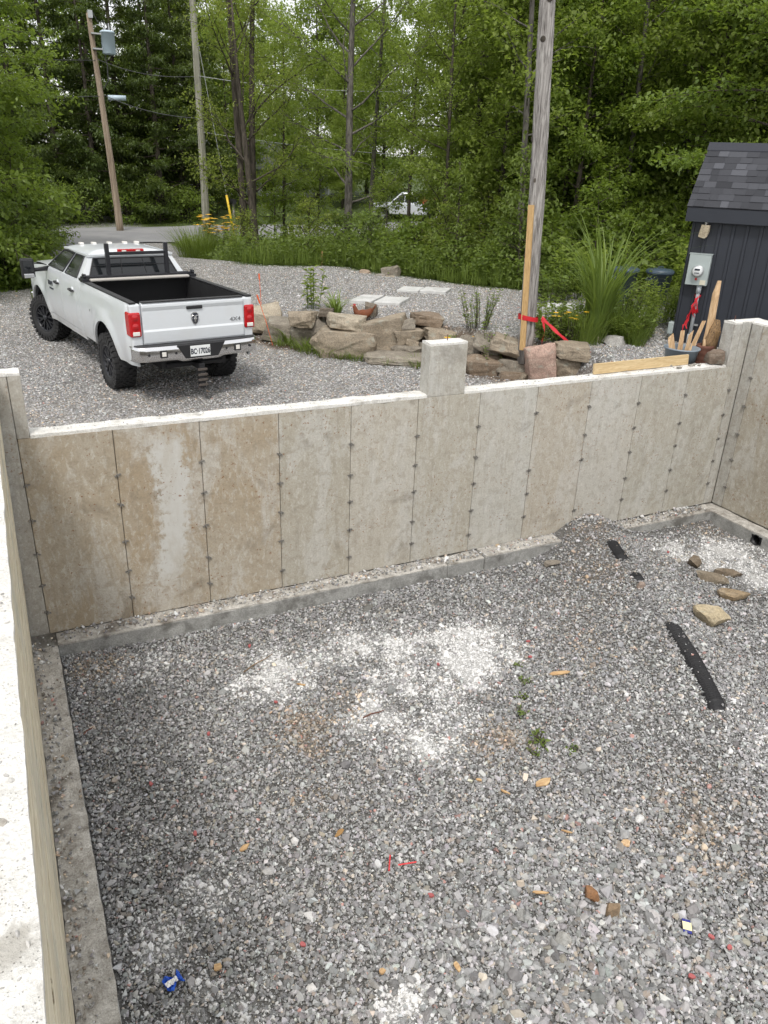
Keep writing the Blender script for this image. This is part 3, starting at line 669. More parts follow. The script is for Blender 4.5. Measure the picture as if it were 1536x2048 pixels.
for s in (1, -1):
    bs = side_sheet('bed_side', XT+.03, XC-.012, lambda x: arch(x, 0), lambda x: 1.50, TW, n=48, s=s, curl=lambda x: .05*float(sstep(-1.0, -1.2, x)))
    MB().box(XT+.02, XC-.01, s*.86 if s > 0 else -.955, .955 if s > 0 else -.86, 1.502, 1.53).build('rail_cap', M['black'], bs, bev=.01)
    # inner wheel well
    w = MB(); k = 14
    w.grid(lambda u, v: (.60*math.cos(math.pi*u)*1.0, s*(.60+.36*v), .47+.60*math.sin(math.pi*u)), 18, 1); w.build('wheel_well', M['black'], bs, True)
    if s > 0:
        fd = MB(); fd.grid(lambda u, v: (.62+.20*u, wide(1.02+.22*v)+.004, 1.02+.22*v), 3, 3); fd.build('fuel_door', M['paint'], bs, True)
        tri = MB(); tri.prism([(.69, 1.14), (.73, 1.14), (.71, 1.105)], .999, 1.003); tri.build('fuel_mark', M['greyletter'], bs)
    # doors, sill, fender
    rd = side_sheet('rear_door', 1.50, 2.43, lambda x: .66, lambda x: 1.495, TW, n=14, s=s)
    fd = side_sheet('front_door', 2.445, 3.50, lambda x: .66, lambda x: 1.495, TW, n=14, s=s)
    side_sheet('cab_corner', XC+.004, 1.488, lambda x: .62, lambda x: 1.495, TW, n=6, s=s)
    side_sheet('sill', XC+.004, 3.53, lambda x: .53, lambda x: .652, TW, n=10, nz=3, s=s, w0=-.004)
    side_sheet('front_fender', 3.512, WB+.90, lambda x: arch(x, WB, .47, .60, .62), lambda x: 1.49-.10*float(sstep(3.6, 5.0, x)), TW, n=40, s=s, curl=lambda x: .16*float(sstep(4.75, 5.05, x)))
    w = MB(); w.grid(lambda u, v: (WB+.60*math.cos(math.pi*u), s*(.55+.38*v), .47+.60*math.sin(math.pi*u)), 18, 1); w.build('wheel_well', M['black'], TW, True)
    for d, hx in ((rd, 1.63), (fd, 2.58)):
        h = MB(); h.tube([(hx, s*.985, 1.30), (hx+.03, s*1.02, 1.305), (hx+.17, s*1.02, 1.31), (hx+.20, s*.985, 1.31)], [.016, .022, .022, .016], 8); h.build('door_handle', M['black'], d, True)
        hb = MB(); hb.tube([(hx+.10, s*.972, 1.30), (hx+.10, s*.986, 1.30)], .06, 14); hb.build('handle_recess', M['paint'], d, True)
    for part, (a, b_) in ((rd, (.10, .425)), (fd, (.495, .945))):
        def S(u, v, off=.0):
            x = (1-v)*(1.34+(3.60-1.34)*u) + v*(1.52+(2.82-1.52)*u); y = .928 - .205*v - .03*(v**2) + off
            return (x, s*y, 1.495 + .405*v)
        g = MB(); g.grid(lambda u, v: S(a+(b_-a)*u, .07+.80*v, .008), 8, 5); g.build('window', M['glass'], part, True)
        tr = MB()
        for (u0, v0), (u1, v1) in (((a, .07), (b_, .07)), ((a, .87), (b_, .87)), ((a, .07), (a, .87)), ((b_, .07), (b_, .87))):
            tr.tube([S(u0, v0, .009), S((u0+u1)/2, (v0+v1)/2, .009), S(u1, v1, .009)], .011, 5)
        tr.build('window_trim', M['black'], part)
    vz = MB(); vz.tube([S(.50, .88, .012), S(.75, .90, .02), S(.94, .86, .014)], .02, 5); vz.build('rain_visor', M['black'], fd)
    # towing mirror
    mi = MB(); mi.tube([(3.40, s*.93, 1.47), (3.38, s*1.15, 1.45), (3.36, s*1.30, 1.45)], [.045, .035, .035], 8); mo = mi.build('mirror', M['black'], TW, True)
    hd = MB(); hd.box(3.30, 3.42, s*1.31-.115, s*1.31+.115, 1.31, 1.66); hd.build('mirror_head', M['black'], mo, bev=.035, seg=3)
    gl = MB(); gl.box(3.288, 3.30, s*1.31-.09, s*1.31+.09, 1.41, 1.63); gl.build('mirror_glass', M['glass'], mo, bev=.01)
    cv = MB(); cv.box(3.286, 3.31, s*1.31-.09, s*1.31+.09, 1.315, 1.395); cv.build('convex_glass', M['chrome'], mo, bev=.012)
# black filler box added inside the cab so no gap shows daylight, greenhouse shell
cb = MB(); cb.box(XC+.02, 3.56, -.925, .925, .62, 1.48); cb.build('cab_filler', M['black'], TW)
gh = MB()
def SH(u, t):   # u round the plan 0..1, t height 0..1
    def rect(x0, x1, hw, u, rr):
        L = [(x0, -hw), (x0, hw), (x1, hw), (x1, -hw)]; k = int(u*4) % 4; f = u*4 - int(u*4); a = L[k]; b_ = L[(k+1) % 4]; return (a[0]+(b_[0]-a[0])*f, a[1]+(b_[1]-a[1])*f)
    p0 = rect(1.325, 3.60, .93, u, 0); p1 = rect(1.50, 2.82, .695, u, 0); x = p0[0]*(1-t)+p1[0]*t; y = p0[1]*(1-t)+p1[1]*t
    return (x, y, 1.49+.41*t)
gh.grid(lambda u, v: SH(u % 1.0, v), 32, 4); gh.build('greenhouse', M['paint'], TW, False)
rf = MB()
def roof(u, v):
    x = 1.46 + 1.42*u; y = -.735 + 1.47*v; e = max(abs(2*u-1)**5, abs(2*v-1)**5)
    return (x, y, 1.965 - .012*(2*v-1)**2 - .075*e - .02*(1-u)**3)
rf.grid(roof, 20, 20); ro = rf.build('roof', M['paint'], TW, True)
sk = MB(); sk.grid(lambda u, v: (lambda q: (q[0], q[1], q[2]-.0))((1.455+1.43*[0, 1, 1, 0, 0][int(u*4)], -.74+1.48*[0, 0, 1, 1, 0][int(u*4)], 1.865+.03*v)), 4, 1); sk.build('drip_rail', M['paint'], ro)
for y in (-.5, -.28, 0, .28, .5):
    c = MB(); c.box(2.55, 2.68, y-.035, y+.035, 1.945, 1.985); c.build('clearance_light', M['clearlens'], ro, bev=.012)
# rear window, windshield, hood, grille
rw_ = MB(); rw_.grid(lambda u, v: (1.325+.175*(.10+.74*v)-.012, (-.78+1.56*u)*(1-.17*v), 1.49+.41*(.10+.74*v)), 6, 4); rwo = rw_.build('rear_window', M['glass'], TW, True)
t = MB()
for u0, v0, u1, v1 in ((0, 0, 1, 0), (0, 1, 1, 1), (0, 0, 0, 1), (1, 0, 1, 1), (.36, 0, .36, 1), (.64, 0, .64, 1), (0, .62, 1, .62)):
    P = lambda u, v: (1.325+.175*(.10+.74*v)-.016, (-.78+1.56*u)*(1-.17*v), 1.49+.41*(.10+.74*v)); t.tube([P(u0, v0), P(u1, v1)], .011 if (u0, u1) in ((0, 1), (0, 0), (1, 1)) and v0 != .62 else .006, 5)
t.build('window_trim', M['black'], rwo)
ws = MB(); ws.grid(lambda u, v: (3.60-.78*(.08+.82*v)+.012, (-.86+1.72*u)*(1-.22*v), 1.49+.41*(.08+.82*v)), 6, 4); ws.build('windshield', M['glass'], TW, True)
hd = MB(); hd.grid(lambda u, v: (3.52+1.48*u, (-.90+1.80*v)*(1-.10*u**3), 1.50-.09*u**2+.05*(1-(2*v-1)**4)*(1-.5*u)), 10, 12); hd.build('hood', M['paint'], TW, True)
gr = MB(); gr.box(4.92, 5.03, -.80, .80, .78, 1.40); go_ = gr.build('grille', M['black'], TW, bev=.03)
for y in (-.62, .62): l = MB(); l.box(5.0, 5.05, y-.16, y+.16, 1.12, 1.32); l.build('headlight', M['clearlens'], TW, bev=.02)
fb = MB(); fb.box(4.95, 5.15, -.98, .98, .60, .84); fb.build('front_bumper', M['chrome'], TW, bev=.04)
# chassis
ch = MB(); ch.box(-1.1, 4.9, -.52, -.38, .50, .66); ch.box(-1.1, 4.9, .38, .52, .50, .66); ch.box(-.16, .16, -.20, .20, .27, .58); ch.tube([(0, -.72, .44), (0, .72, .44)], .05, 8); ch.tube([(WB, -.72, .44), (WB, .72, .44)], .05, 8)
ch.box(.35, 1.2, -.9, .9, .55, .80); ch.box(-1.18, 1.25, -.86, .86, .80, .93); ch.tube([(-1.15, -.62, .56), (-.3, -.55, .56), (.9, -.45, .56)], .045, 8); ch.build('chassis', M['black'], TW)
# bed
bd = MB(); x0, x1, yy, z0, z1 = XT+.09, XC-.06, .85, .98, 1.505
bd.add([(x0, -yy, z0), (x1, -yy, z0), (x1, yy, z0), (x0, yy, z0), (x0, -yy, z1), (x1, -yy, z1), (x1, yy, z1), (x0, yy, z1)], [(0, 1, 2, 3), (1, 5, 6, 2), (0, 4, 5, 1), (3, 2, 6, 7), (0, 3, 7, 4)])
for s in (1, -1): bd.box(-.45, .45, s*.62 if s > 0 else -.848, .848 if s > 0 else -.62, .982, 1.22)
for k in range(9): bd.box(x0+.02, x1-.02, -.55+.135*k-.03, -.55+.135*k+.03, .981, .995)
bedo = bd.build('bed', M['liner'], TW, fixn=False)
bh = MB(); bh.box(XC-.075, XC-.02, -.93, .93, .95, 1.512); bh.build('bed_front', M['liner'], bedo)
# tailgate
tg = MB(); tg.prism([(-1.212, .90), (-1.232, .94), (-1.240, 1.10), (-1.224, 1.13), (-1.224, 1.395), (-1.244, 1.45), (-1.242, 1.485), (-1.215, 1.512), (-1.145, 1.512), (-1.145, .90)], -.792, .792)
tgo = tg.build('tailgate', M['paint'], TW, bev=.006)
lp = MB(); lp.box(-1.245, -1.14, -.79, .79, 1.514, 1.53); lp.build('tailgate_cap', M['black'], tgo, bev=.006)
h = MB(); h.box(-1.25, -1.20, -.125, .125, 1.385, 1.435); h.build('tailgate_handle', M['black'], tgo, bev=.012)
RT = Matrix(((0, 0, -1, 0), (-1, 0, 0, 0), (0, 1, 0, 0), (0, 0, 0, 1)))          # text plane facing backwards
sh = [(-.055, .07), (-.03, .095), (.03, .095), (.055, .07), (.06, 0), (.04, -.06), (0, -.095), (-.04, -.06), (-.06, 0)]
e = MB(); e.prism([(-u, w+1.245) for u, w in sh], -1.238, -1.226, 'x'); eo = e.build('emblem', M['badge'], tgo, bev=.004)
e = MB(); e.prism([(-u*.82, w*.82+1.245) for u, w in sh], -1.242, -1.236, 'x'); e.build('emblem_field', M['ink'], eo)
e = MB()
for s in (1, -1):
    pts = [(s*(.030+.022*math.cos(a)), 1.262+.030*math.sin(a)) for a in np.linspace(-.9*1.0, 4.2, 12)] if s > 0 else [(s*(.030+.022*math.cos(a)), 1.262+.030*math.sin(a)) for a in np.linspace(-.9, 4.2, 12)]
    e.tube([(-1.244, p[0], p[1]) for p in pts], [.004+.006*k/11 for k in range(12)], 5)
e.prism([(-.018, 1.29), (.018, 1.29), (.022, 1.25), (.011, 1.19), (-.011, 1.19), (-.022, 1.25)], -1.248, -1.238, 'x'); e.build('emblem_head', M['badge'], eo)
text_mesh('badge_text', '4X4', .085, M['greyletter'], tgo, Matrix.Translation((-1.228, -.655, 1.19)) @ RT, .003, sx=1.25)
# tail lamps on the body corners
for s in (1, -1):
    f = lambda a, b_: (a, b_) if s > 0 else (-b_, -a)
    cp = MB(); y0, y1 = f(.797, .962); cp.box(-1.205, -1.10, y0, y1, .80, 1.50); co = cp.build('corner_post', M['paint'], TW, bev=.03, seg=3)
    tl = MB(); y0, y1 = f(.815, .985); tl.box(-1.232, -1.02, y0, y1, 1.035, 1.385); to = tl.build('tail_light', M['redlens'], co, bev=.028, seg=3)
    tl = MB(); tl.box(-1.238, -1.22, y0+.03, y1-.035, 1.055, 1.115); tl.build('reverse_lens', M['clearlens'], co, bev=.018, seg=2)
    for zz in (1.185, 1.315):
        q = MB(); yc = s*.90; q.lathe([(.0001, -.012), (.04, -.008), (.05, 0)], 14, Matrix.Translation((-1.232, yc, zz)) @ Matrix.Rotation(R_(90), 4, 'Y')); q.build('lamp_bowl', M['redlens'], co, True)
# bumper
BP = [(-1.0, -1.16), (-.985, -1.26), (-.95, -1.33), (-.85, -1.375), (-.6, -1.40), (-.32, -1.41), (0, -1.412), (.32, -1.41), (.6, -1.40), (.85, -1.375), (.95, -1.33), (.985, -1.26), (1.0, -1.16)]
CS = [(.03, .905), (-.004, .908), (-.012, .855), (-.016, .80), (-.008, .735), (.02, .69), (.06, .68)]
bp = MB(); ys_ = [p[0]*.985 for p in BP]; xs_ = [p[1] for p in BP]; nn = 40; nc = len(CS)
yy_ = np.interp(np.linspace(0, 12, nn+1), range(13), ys_); xx_ = np.interp(np.linspace(0, 12, nn+1), range(13), xs_)
bp.grid(lambda u, v: (float(xx_[round(u*nn)])+CS[round(v*(nc-1))][0], float(yy_[round(u*nn)]), CS[round(v*(nc-1))][1]-(.03 if abs(float(yy_[round(u*nn)])) < .35 and CS[round(v*(nc-1))][1] < .76 else 0)), nn, nc-1)
bpo = bp.build('rear_bumper', M['chrome'], TW, True); sm = bpo.modifiers.new('solid', 'SOLIDIFY'); sm.thickness = .02; sm.offset = -1
pd = MB(); pd.prism([(-.95, -1.30), (-.84, -1.365), (-.6, -1.39), (.6, -1.39), (.84, -1.365), (.95, -1.30), (.95, -1.20), (-.95, -1.20)], .892, .918, 'z')
pd.v = [(y, x, z) for x, y, z in pd.v]; pd.build('step_pad', M['black'], bpo, bev=.008)
pr_ = MB(); pr_.prism([(-.38, .912), (.38, .912), (.26, .705), (-.26, .705)], -1.437, -1.40, 'x'); pro = pr_.build('plate_recess', M['black'], bpo, bev=.01)
pl = MB(); pl.box(-1.4455, -1.4385, -.157+.03, .157+.03, .728, .888); plo = pl.build('number_plate', M['plate'], bpo, bev=.004)
text_mesh('plate_text', 'BC·17026', .112, M['ink'], plo, Matrix.Translation((-1.4465, .03, .800)) @ RT, .0012, sx=.68, bold=.0035)
for y in (-.585, .585):
    q = MB(); q.box(-1.433, -1.39, y-.055, y+.055, .745, .855); qo = q.build('bumper_light', M['black'], bpo, bev=.012)
    q = MB(); q.box(-1.437, -1.43, y-.032, y+.032, .767, .833); q.build('light_lens', M['clearlens'], qo, bev=.006)
for y in (-.80, -.40, .40, .80):
    q = MB(); q.tube([(-1.38, y, .80), (-1.424 if abs(y) < .5 else -1.408, y, .80)], .020, 12); q.build('parking_sensor', M['black'], bpo)
# hitch with drop
hi_ = MB(); hi_.box(-1.32, -1.0, -.04, .04, .50, .58); hi_.box(-1.40, -1.30, -.045, .045, .22, .60); hi_.tube([(-1.10, -.45, .55), (-1.10, .45, .55)], .045, 8)
hio = hi_.build('tow_hitch', M['black'], TW, bev=.006)
for z in (.27, .35, .43, .51):
    q = MB(); q.box(-1.415, -1.395, -.075, .075, z-.018, z+.018); q.tube([(-1.42, -.05, z), (-1.38, -.05, z)], .012, 6); q.build('hitch_plate', plain('hitch_steel', (.10, .085, .075), .7, .3) if z < .3 else bpy.data.materials['hitch_steel'], hio, bev=.004)
# rack and rolled cover
rk = MB(); rk.box(1.10, 1.17, -.97, .97, 1.535, 1.60); rko = rk.build('headache_rack', M['blackmetal'], TW, bev=.008)
for y in (-.50, .50):
    p = MB(); p.box(1.10, 1.17, y-.032, y+.032, 1.60, 2.10); p.build('rack_post', M['blackmetal'], rko, bev=.008)
p = MB(); p.box(1.11, 1.16, -.468, .468, 1.915, 1.965); p.build('cross_bar', M['blackmetal'], rko, bev=.006)
for y in (-.93, .93):
    p = MB(); p.box(1.02, 1.22, y-.055, y+.055, 1.525, 1.57); p.box(1.05, 1.10, y-.03, y+.03, 1.56, 1.64); p.tube([(1.0, y, 1.60), (1.14, y, 1.63)], .018, 6); p.build('rack_clamp', M['blackmetal'], rko, bev=.006)
p = MB(); p.tube([(1.14, -.88, 1.60), (1.14, .88, 1.60)], .012, 6); p.build('guard_rail', M['blackmetal'], rko)
bl = MB(); bl.box(1.43, 1.50, -.225, .225, 1.905, 1.972); blo = bl.build('brake_light', M['redlens'], ro, bev=.014)
q = MB(); q.box(1.425, 1.45, -.16, -.08, 1.918, 1.958); q.box(1.425, 1.45, .08, .16, 1.918, 1.958); q.build('cargo_lens', M['clearlens'], blo, bev=.008)
tc = MB(); tc.box(.99, 1.095, -.85, .85, 1.52, 1.565); tc.build('rolled_cover', M['tonneau'], TW, bev=.02, seg=3)
# badges on the front doors
for s in (1, -1):
    DT = Matrix(((-s, 0, 0, 0), (0, 0, s, 0), (0, 1, 0, 0), (0, 0, 0, 1)))
    text_mesh('badge_text', 'RAM', .125, M['ink'], TW, Matrix.Translation((3.16, s*.999, 1.235)) @ DT, .003, sx=1.2)
    text_mesh('badge_text', 'HEAVY DUTY', .045, M['ink'], TW, Matrix.Translation((3.10, s*1.001, 1.145)) @ DT, .003, sx=1.0)
# wheels
def wheel_parts():
    RX = Matrix.Rotation(R_(-90), 4, 'X')            # axis along y, +z of the profile to +y (outer side)
    t = MB(); t.lathe([(.245, -.14), (.30, -.165), (.36, -.165), (.415, -.145), (.43, -.12), (.43, .12), (.415, .145), (.36, .165), (.30, .165), (.245, .14), (.235, 0), (.245, -.14)], 56, RX)
    for k in range(30):
        a = 2*math.pi*k/30
        for sgn, ph in ((1, 0), (-1, .5)):
            aa = a + ph*2*math.pi/30
            Rm = Matrix.Rotation(-aa, 4, 'Y')
            for (y0, y1, r1, w, da) in ((.105, .168, .443, .028, 0), (.045, .098, .447, .030, .10), (.004, .040, .446, .022, -.02)):
                R2 = Matrix.Rotation(-(aa+da), 4, 'Y'); vs = [R2 @ Vector((x, sgn*y, z)) for z in (.40, r1 if y1 < .12 else r1-.004) for y in (y0, y1) for x in (-w, w)]
                t.add(vs, [(0, 2, 3, 1), (4, 5, 7, 6), (0, 1, 5, 4), (2, 6, 7, 3), (0, 4, 6, 2), (1, 3, 7, 5)])
            vs = [Rm @ Vector((x, sgn*y, z)) for z, y in ((.345, .164), (.345, .176), (.425, .150), (.425, .165)) for x in (-.022, .022)]
            t.add(vs, [(0, 1, 3, 2), (4, 6, 7, 5), (0, 4, 5, 1), (2, 3, 7, 6), (0, 2, 6, 4), (1, 5, 7, 3)])
    r = MB(); r.lathe([(.265, .128), (.262, .150), (.248, .148), (.235, .11), (.225, .02), (.06, .01), (.0001, .01)], 40, RX); r.lathe([(.265, .128), (.235, .06), (.235, -.14), (.255, -.15)], 32, RX)
    sp = MB()
    for k in range(8):
        Rm = Matrix.Rotation(2*math.pi*k/8, 4, 'Y')
        for da in (-.028, .028):
            vs = [Rm @ Vector(p) for p in ((.05+da*.2, .075, 0), (da-.013+.0, .128, .05), (da+.013, .128, .05), (da*1.9-.014, .135, .238), (da*1.9+.014, .135, .238), (da-.013, .06, .05), (da+.013, .06, .05), (da*1.9-.014, .09, .24), (da*1.9+.014, .09, .24))][1:]
            sp.add(vs, [(0, 1, 3, 2), (4, 6, 7, 5), (0, 4, 5, 1), (2, 3, 7, 6), (0, 2, 6, 4), (1, 5, 7, 3)])
    cpn = MB(); cpn.lathe([(.0001, .150), (.045, .150), (.055, .14), (.058, .06)], 20, RX)
    bl = MB()
    for k in range(8):
        a = 2*math.pi*(k+.5)/8; c = Vector((.082*math.cos(a), 0, .082*math.sin(a))); bl.tube([c+Vector((0, .05, 0)), c+Vector((0, .10, 0))], .012, 6)
    me = t.mesh('tyre', M['rubber']); bm = bmesh.new(); bm.from_mesh(me); bmesh.ops.recalc_face_normals(bm, faces=bm.faces); bm.to_mesh(me); bm.free()
    return me, r.mesh('rim', M['blackmetal'], True), sp.mesh('spokes', M['blackmetal']), cpn.mesh('hub_cap', M['blackmetal'], True), bl.mesh('wheel_nuts', M['steel'])
WP = wheel_parts()
for nm, x, s, st in (('wheel', 0, 1, 0), ('wheel', 0, -1, 0), ('wheel', WB, 1, .40), ('wheel', WB, -1, .36)):
    w = bpy.data.objects.new(nm, WP[0]); COL.objects.link(w); w.parent = TW; w.location = (x, s*.855, .442)
    w.rotation_euler = (0, rnd.uniform(0, 1), (0 if s > 0 else math.pi) + st)
    for me in WP[1:]: link_mesh(me.name, me, None, w)
# ------------------------------------------------------------------ boulders, yard things
def rock_mesh(seed, w, d, h, sub=4, cuts=11, rough=.05, flatb=True):
    rg = random.Random(seed)
    if sub == 4:                                     # quarried block: hull of jittered corners, chipped edges, rough faces
        bm = bmesh.new(); P = [Vector((sx*rg.uniform(.55, 1), sy*rg.uniform(.55, 1), sz*rg.uniform(.45, 1))) for sx in (-1, 1) for sy in (-1, 1) for sz in (-1, 1)]
        for _ in range(6): n = Vector((rg.gauss(0, 1), rg.gauss(0, 1), rg.gauss(0, .7))).normalized(); P.append(n*rg.uniform(.95, 1.12))
        for p in P: bm.verts.new(p)
        q = bmesh.ops.convex_hull(bm, input=bm.verts); bmesh.ops.delete(bm, geom=[v for v in bm.verts if not v.link_faces], context='VERTS')
        bmesh.ops.dissolve_limit(bm, angle_limit=R_(9), verts=bm.verts, edges=bm.edges)
        bmesh.ops.bevel(bm, geom=list(bm.edges), offset=.07, segments=2, profile=.6, affect='EDGES', clamp_overlap=True)
        bmesh.ops.triangulate(bm, faces=bm.faces)
        for _ in range(3):
            L = [e for e in bm.edges if e.calc_length() > .20]
            if L: bmesh.ops.subdivide_edges(bm, edges=L, cuts=1, use_grid_fill=False)
            bmesh.ops.triangulate(bm, faces=bm.faces)
        off = Vector((seed*3.7, seed*1.9, 0))
        for v in bm.verts:
            p = v.co; n_ = p.normalized(); st = math.floor(p.z*4+mnoise.noise(p*1.5+off))*.5
            v.co = p + n_*(mnoise.noise(p*2.0+off)*.07 + mnoise.noise(p*5+off)*.04 + mnoise.noise(Vector((p.x*2, p.y*2, p.z*9))+off)*.03)
        lo = [min(v.co[k] for v in bm.verts) for k in range(3)]; hi = [max(v.co[k] for v in bm.verts) for k in range(3)]
        for v in bm.verts: v.co = Vector(((v.co.x-(lo[0]+hi[0])/2)/(hi[0]-lo[0])*w, (v.co.y-(lo[1]+hi[1])/2)/(hi[1]-lo[1])*d, (v.co.z-lo[2])/(hi[2]-lo[2])*h))
        bm.normal_update()
        for e in bm.edges:
            if len(e.link_faces) == 2 and e.calc_face_angle(0) > R_(28): e.smooth = False
        me = bpy.data.meshes.new('rock'); bm.to_mesh(me); bm.free(); me.materials.append(M['rock']); shade(me, True); return me
    bm = bmesh.new(); bmesh.ops.create_icosphere(bm, subdivisions=sub, radius=1.0)
    pl = []
    for _ in range(cuts):
        n = Vector((rg.gauss(0, 1), rg.gauss(0, 1), rg.gauss(0, .8))).normalized(); pl.append((n, rg.uniform(.42, .76)))
    pl.append((Vector((0, 0, 1)), rg.uniform(.5, .75)))
    off = Vector((seed*3.7, seed*1.9, 0))
    for v in bm.verts:
        p = v.co.copy()
        for n, dd in pl:
            q = p.dot(n) - dd
            if q > 0: p -= n*q*.99
        p *= 1 + rough*(mnoise.noise(p*2.2+off)*1.2 + mnoise.noise(p*5+off)*.6 + mnoise.noise(p*13+off)*.25)
        if flatb and p.z < -.55: p.z = -.55 - (p.z+.55)*.05*-1
        v.co = p
    lo = [min(v.co[k] for v in bm.verts) for k in range(3)]; hi = [max(v.co[k] for v in bm.verts) for k in range(3)]
    for v in bm.verts:
        v.co = Vector(((v.co.x-(lo[0]+hi[0])/2)/(hi[0]-lo[0])*w, (v.co.y-(lo[1]+hi[1])/2)/(hi[1]-lo[1])*d, (v.co.z-lo[2])/(hi[2]-lo[2])*h))
    bm.normal_update()
    for e in bm.edges:
        if len(e.link_faces) == 2 and e.calc_face_angle(0) > R_(24): e.smooth = False
    me = bpy.data.meshes.new('rock'); bm.to_mesh(me); bm.free(); me.materials.append(M['rock'])
    shade(me, sub >= 3); return me
def rock(name, seed, x, y, z, w, d, h, col, label, cat='boulder', group=None, rz=None, tilt=(0, 0), sub=4, rough=.05):
    me = rock_mesh(seed, w, d, h, sub, rough=rough)
    if sub >= 3:
        me.attributes.new('sharp_face', 'BOOLEAN', 'FACE') if False else None
    o = link_mesh(name, me, None, None, (x, y, z), (tilt[0], tilt[1], -.46 if rz is None else rz)); o.color = (*col, 1)
    setp(o, label, cat, group, 'thing'); return o
TAN = (.385, .32, .24); GB = (.31, .275, .225); BRN = (.28, .21, .15); PALE = (.51, .44, .34); GRY = (.37, .345, .31); DK = (.20, .165, .13)
BW = 'boulders of the dry stone retaining wall'
BOULD = [  # x, y, z, width, depth, height, colour, tilt, label
 (5.15, 8.12, 1.50, .80, .66, .66, PALE, (0, 0), 'rounded pale boulder at the end of the stone wall beside the pickup'),
 (5.31, 7.40, 1.46, .86, .65, .48, GB, (0, .12), 'angular grey brown boulder standing next to the pickup bumper'),
 (5.46, 6.55, 1.90, .58, .48, .34, TAN, (0, -.10), 'flat topped boulder under the first tuft of leaves'),
 (5.75, 6.65, 1.46, .74, .60, .64, GB, (0, -.35), 'slanting boulder between the flat topped one and the wide tan block'),
 (6.03, 5.82, 1.46, 1.30, .80, .56, TAN, (0, .04), 'wide tan block, lowest and largest in front of the grass tufts'),
 (6.03, 5.80, 1.93, .74, .56, .36, PALE, (0, .16), 'light grey wedge lying on the wide tan block'),
 (6.86, 5.60, 1.54, 1.02, .80, .74, TAN, (0, -.10), 'tallest massive boulder just below the brown hen'),
 (6.82, 6.25, 2.10, .26, .22, .30, DK, (0, 0), 'small dark stone directly behind the hen'),
 (7.12, 5.24, 1.99, .43, .34, .24, GB, (0, -.4), 'small dark wedge on the shoulder of the massive boulder'),
 (7.60, 5.35, 2.04, .64, .50, .28, BRN, (0, .06), 'rounded brown boulder on the top course behind the pillar'),
 (7.18, 5.20, 1.76, .56, .43, .32, TAN, (0, -.12), 'blocky stone in the middle course beside the massive boulder'),
 (7.82, 5.05, 1.80, .90, .60, .30, TAN, (0, .08), 'long flat stone just above the pillar top'),
 (7.05, 5.12, 1.55, .58, .46, .22, GB, (0, 0), 'flat low stone under the blocky one'),
 (7.14, 5.06, 1.73, .26, .22, .15, TAN, (0, .2), 'fist sized stone wedged between two flat ones'),
 (7.45, 4.95, 1.55, .34, .30, .30, GB, (0, 0), 'squarish stone half hidden by the pillar edge'),
 (6.72, 4.92, 1.42, 1.18, .80, .27, GB, (0, .03), 'long low slab at the foot of the wall in brown soil'),
 (7.85, 4.20, 1.66, .46, .38, .46, GB, (0, .3), 'upright stone next to the yellow flowers'),
 (8.02, 3.85, 1.80, .58, .44, .30, GB, (0, .42), 'leaning slab between the yellow flowers and the pole'),
 (8.30, 3.42, 1.80, .82, .60, .36, TAN, (0, .22), 'broad angular stone at the foot of the near pole'),
 (7.87, 3.62, 1.48, .68, .50, .36, BRN, (0, 0), 'brown block under the leaning slab'),
 (8.27, 3.36, 1.56, .60, .44, .26, GB, (0, .05), 'flat stone under the broad angular one'),
 (8.20, 3.18, 1.42, .42, .30, .20, BRN, (0, 0), 'lowest small slab in the course below the pole'),
 (8.52, 3.18, 1.50, .20, .16, .32, GB, (0, 0), 'thin upright filler stone beside the pink boulder'),
 (8.58, 2.75, 1.50, .58, .46, .72, (.58, .40, .33), (0, -.12), 'pinkish boulder stained red standing near the tied tape'),
 (8.99, 2.55, 1.92, .66, .50, .30, TAN, (0, .05), 'capping stone between the pink boulder and the tall grass'),
 (8.98, 2.62, 1.52, .52, .42, .44, TAN, (0, 0), 'upright tan block beneath the capping stone'),
 (9.44, 2.55, 1.55, .30, .26, .60, GRY, (0, 0), 'grey end stone under the tall grass'),
 (5.95, 6.55, 2.06, .30, .24, .22, DK, (0, 0), 'small dark stone among the leafy tufts'),
 (9.02, 3.50, 2.06, .26, .20, .26, PALE, (0, 0), 'pale stone partly hidden behind the near pole'),
 (9.49, 12.43, 2.0, .32, .26, .22, (.46, .35, .26), (0, 0), 'small tan stone at the far edge of the mound'),
 (9.68, 11.84, 2.0, .26, .20, .20, GRY, (0, 0), 'small round grey stone at the mound edge'),
 (10.08, 11.86, 2.0, .55, .42, .38, GB, (0, -.2), 'grey wedge, largest stone at the far mound edge'),
 (9.88, 11.62, 2.02, .27, .22, .13, PALE, (0, 0), 'low pale stone before the grey wedge')]
for k, (x, y, z, w, d, h, col, ti, lab) in enumerate(BOULD):
    rock('boulder', 31+k*7, x, y, z, w*1.05, d*1.1, h*.98, col, lab, 'boulder', BW if k < 28 else None, tilt=ti)
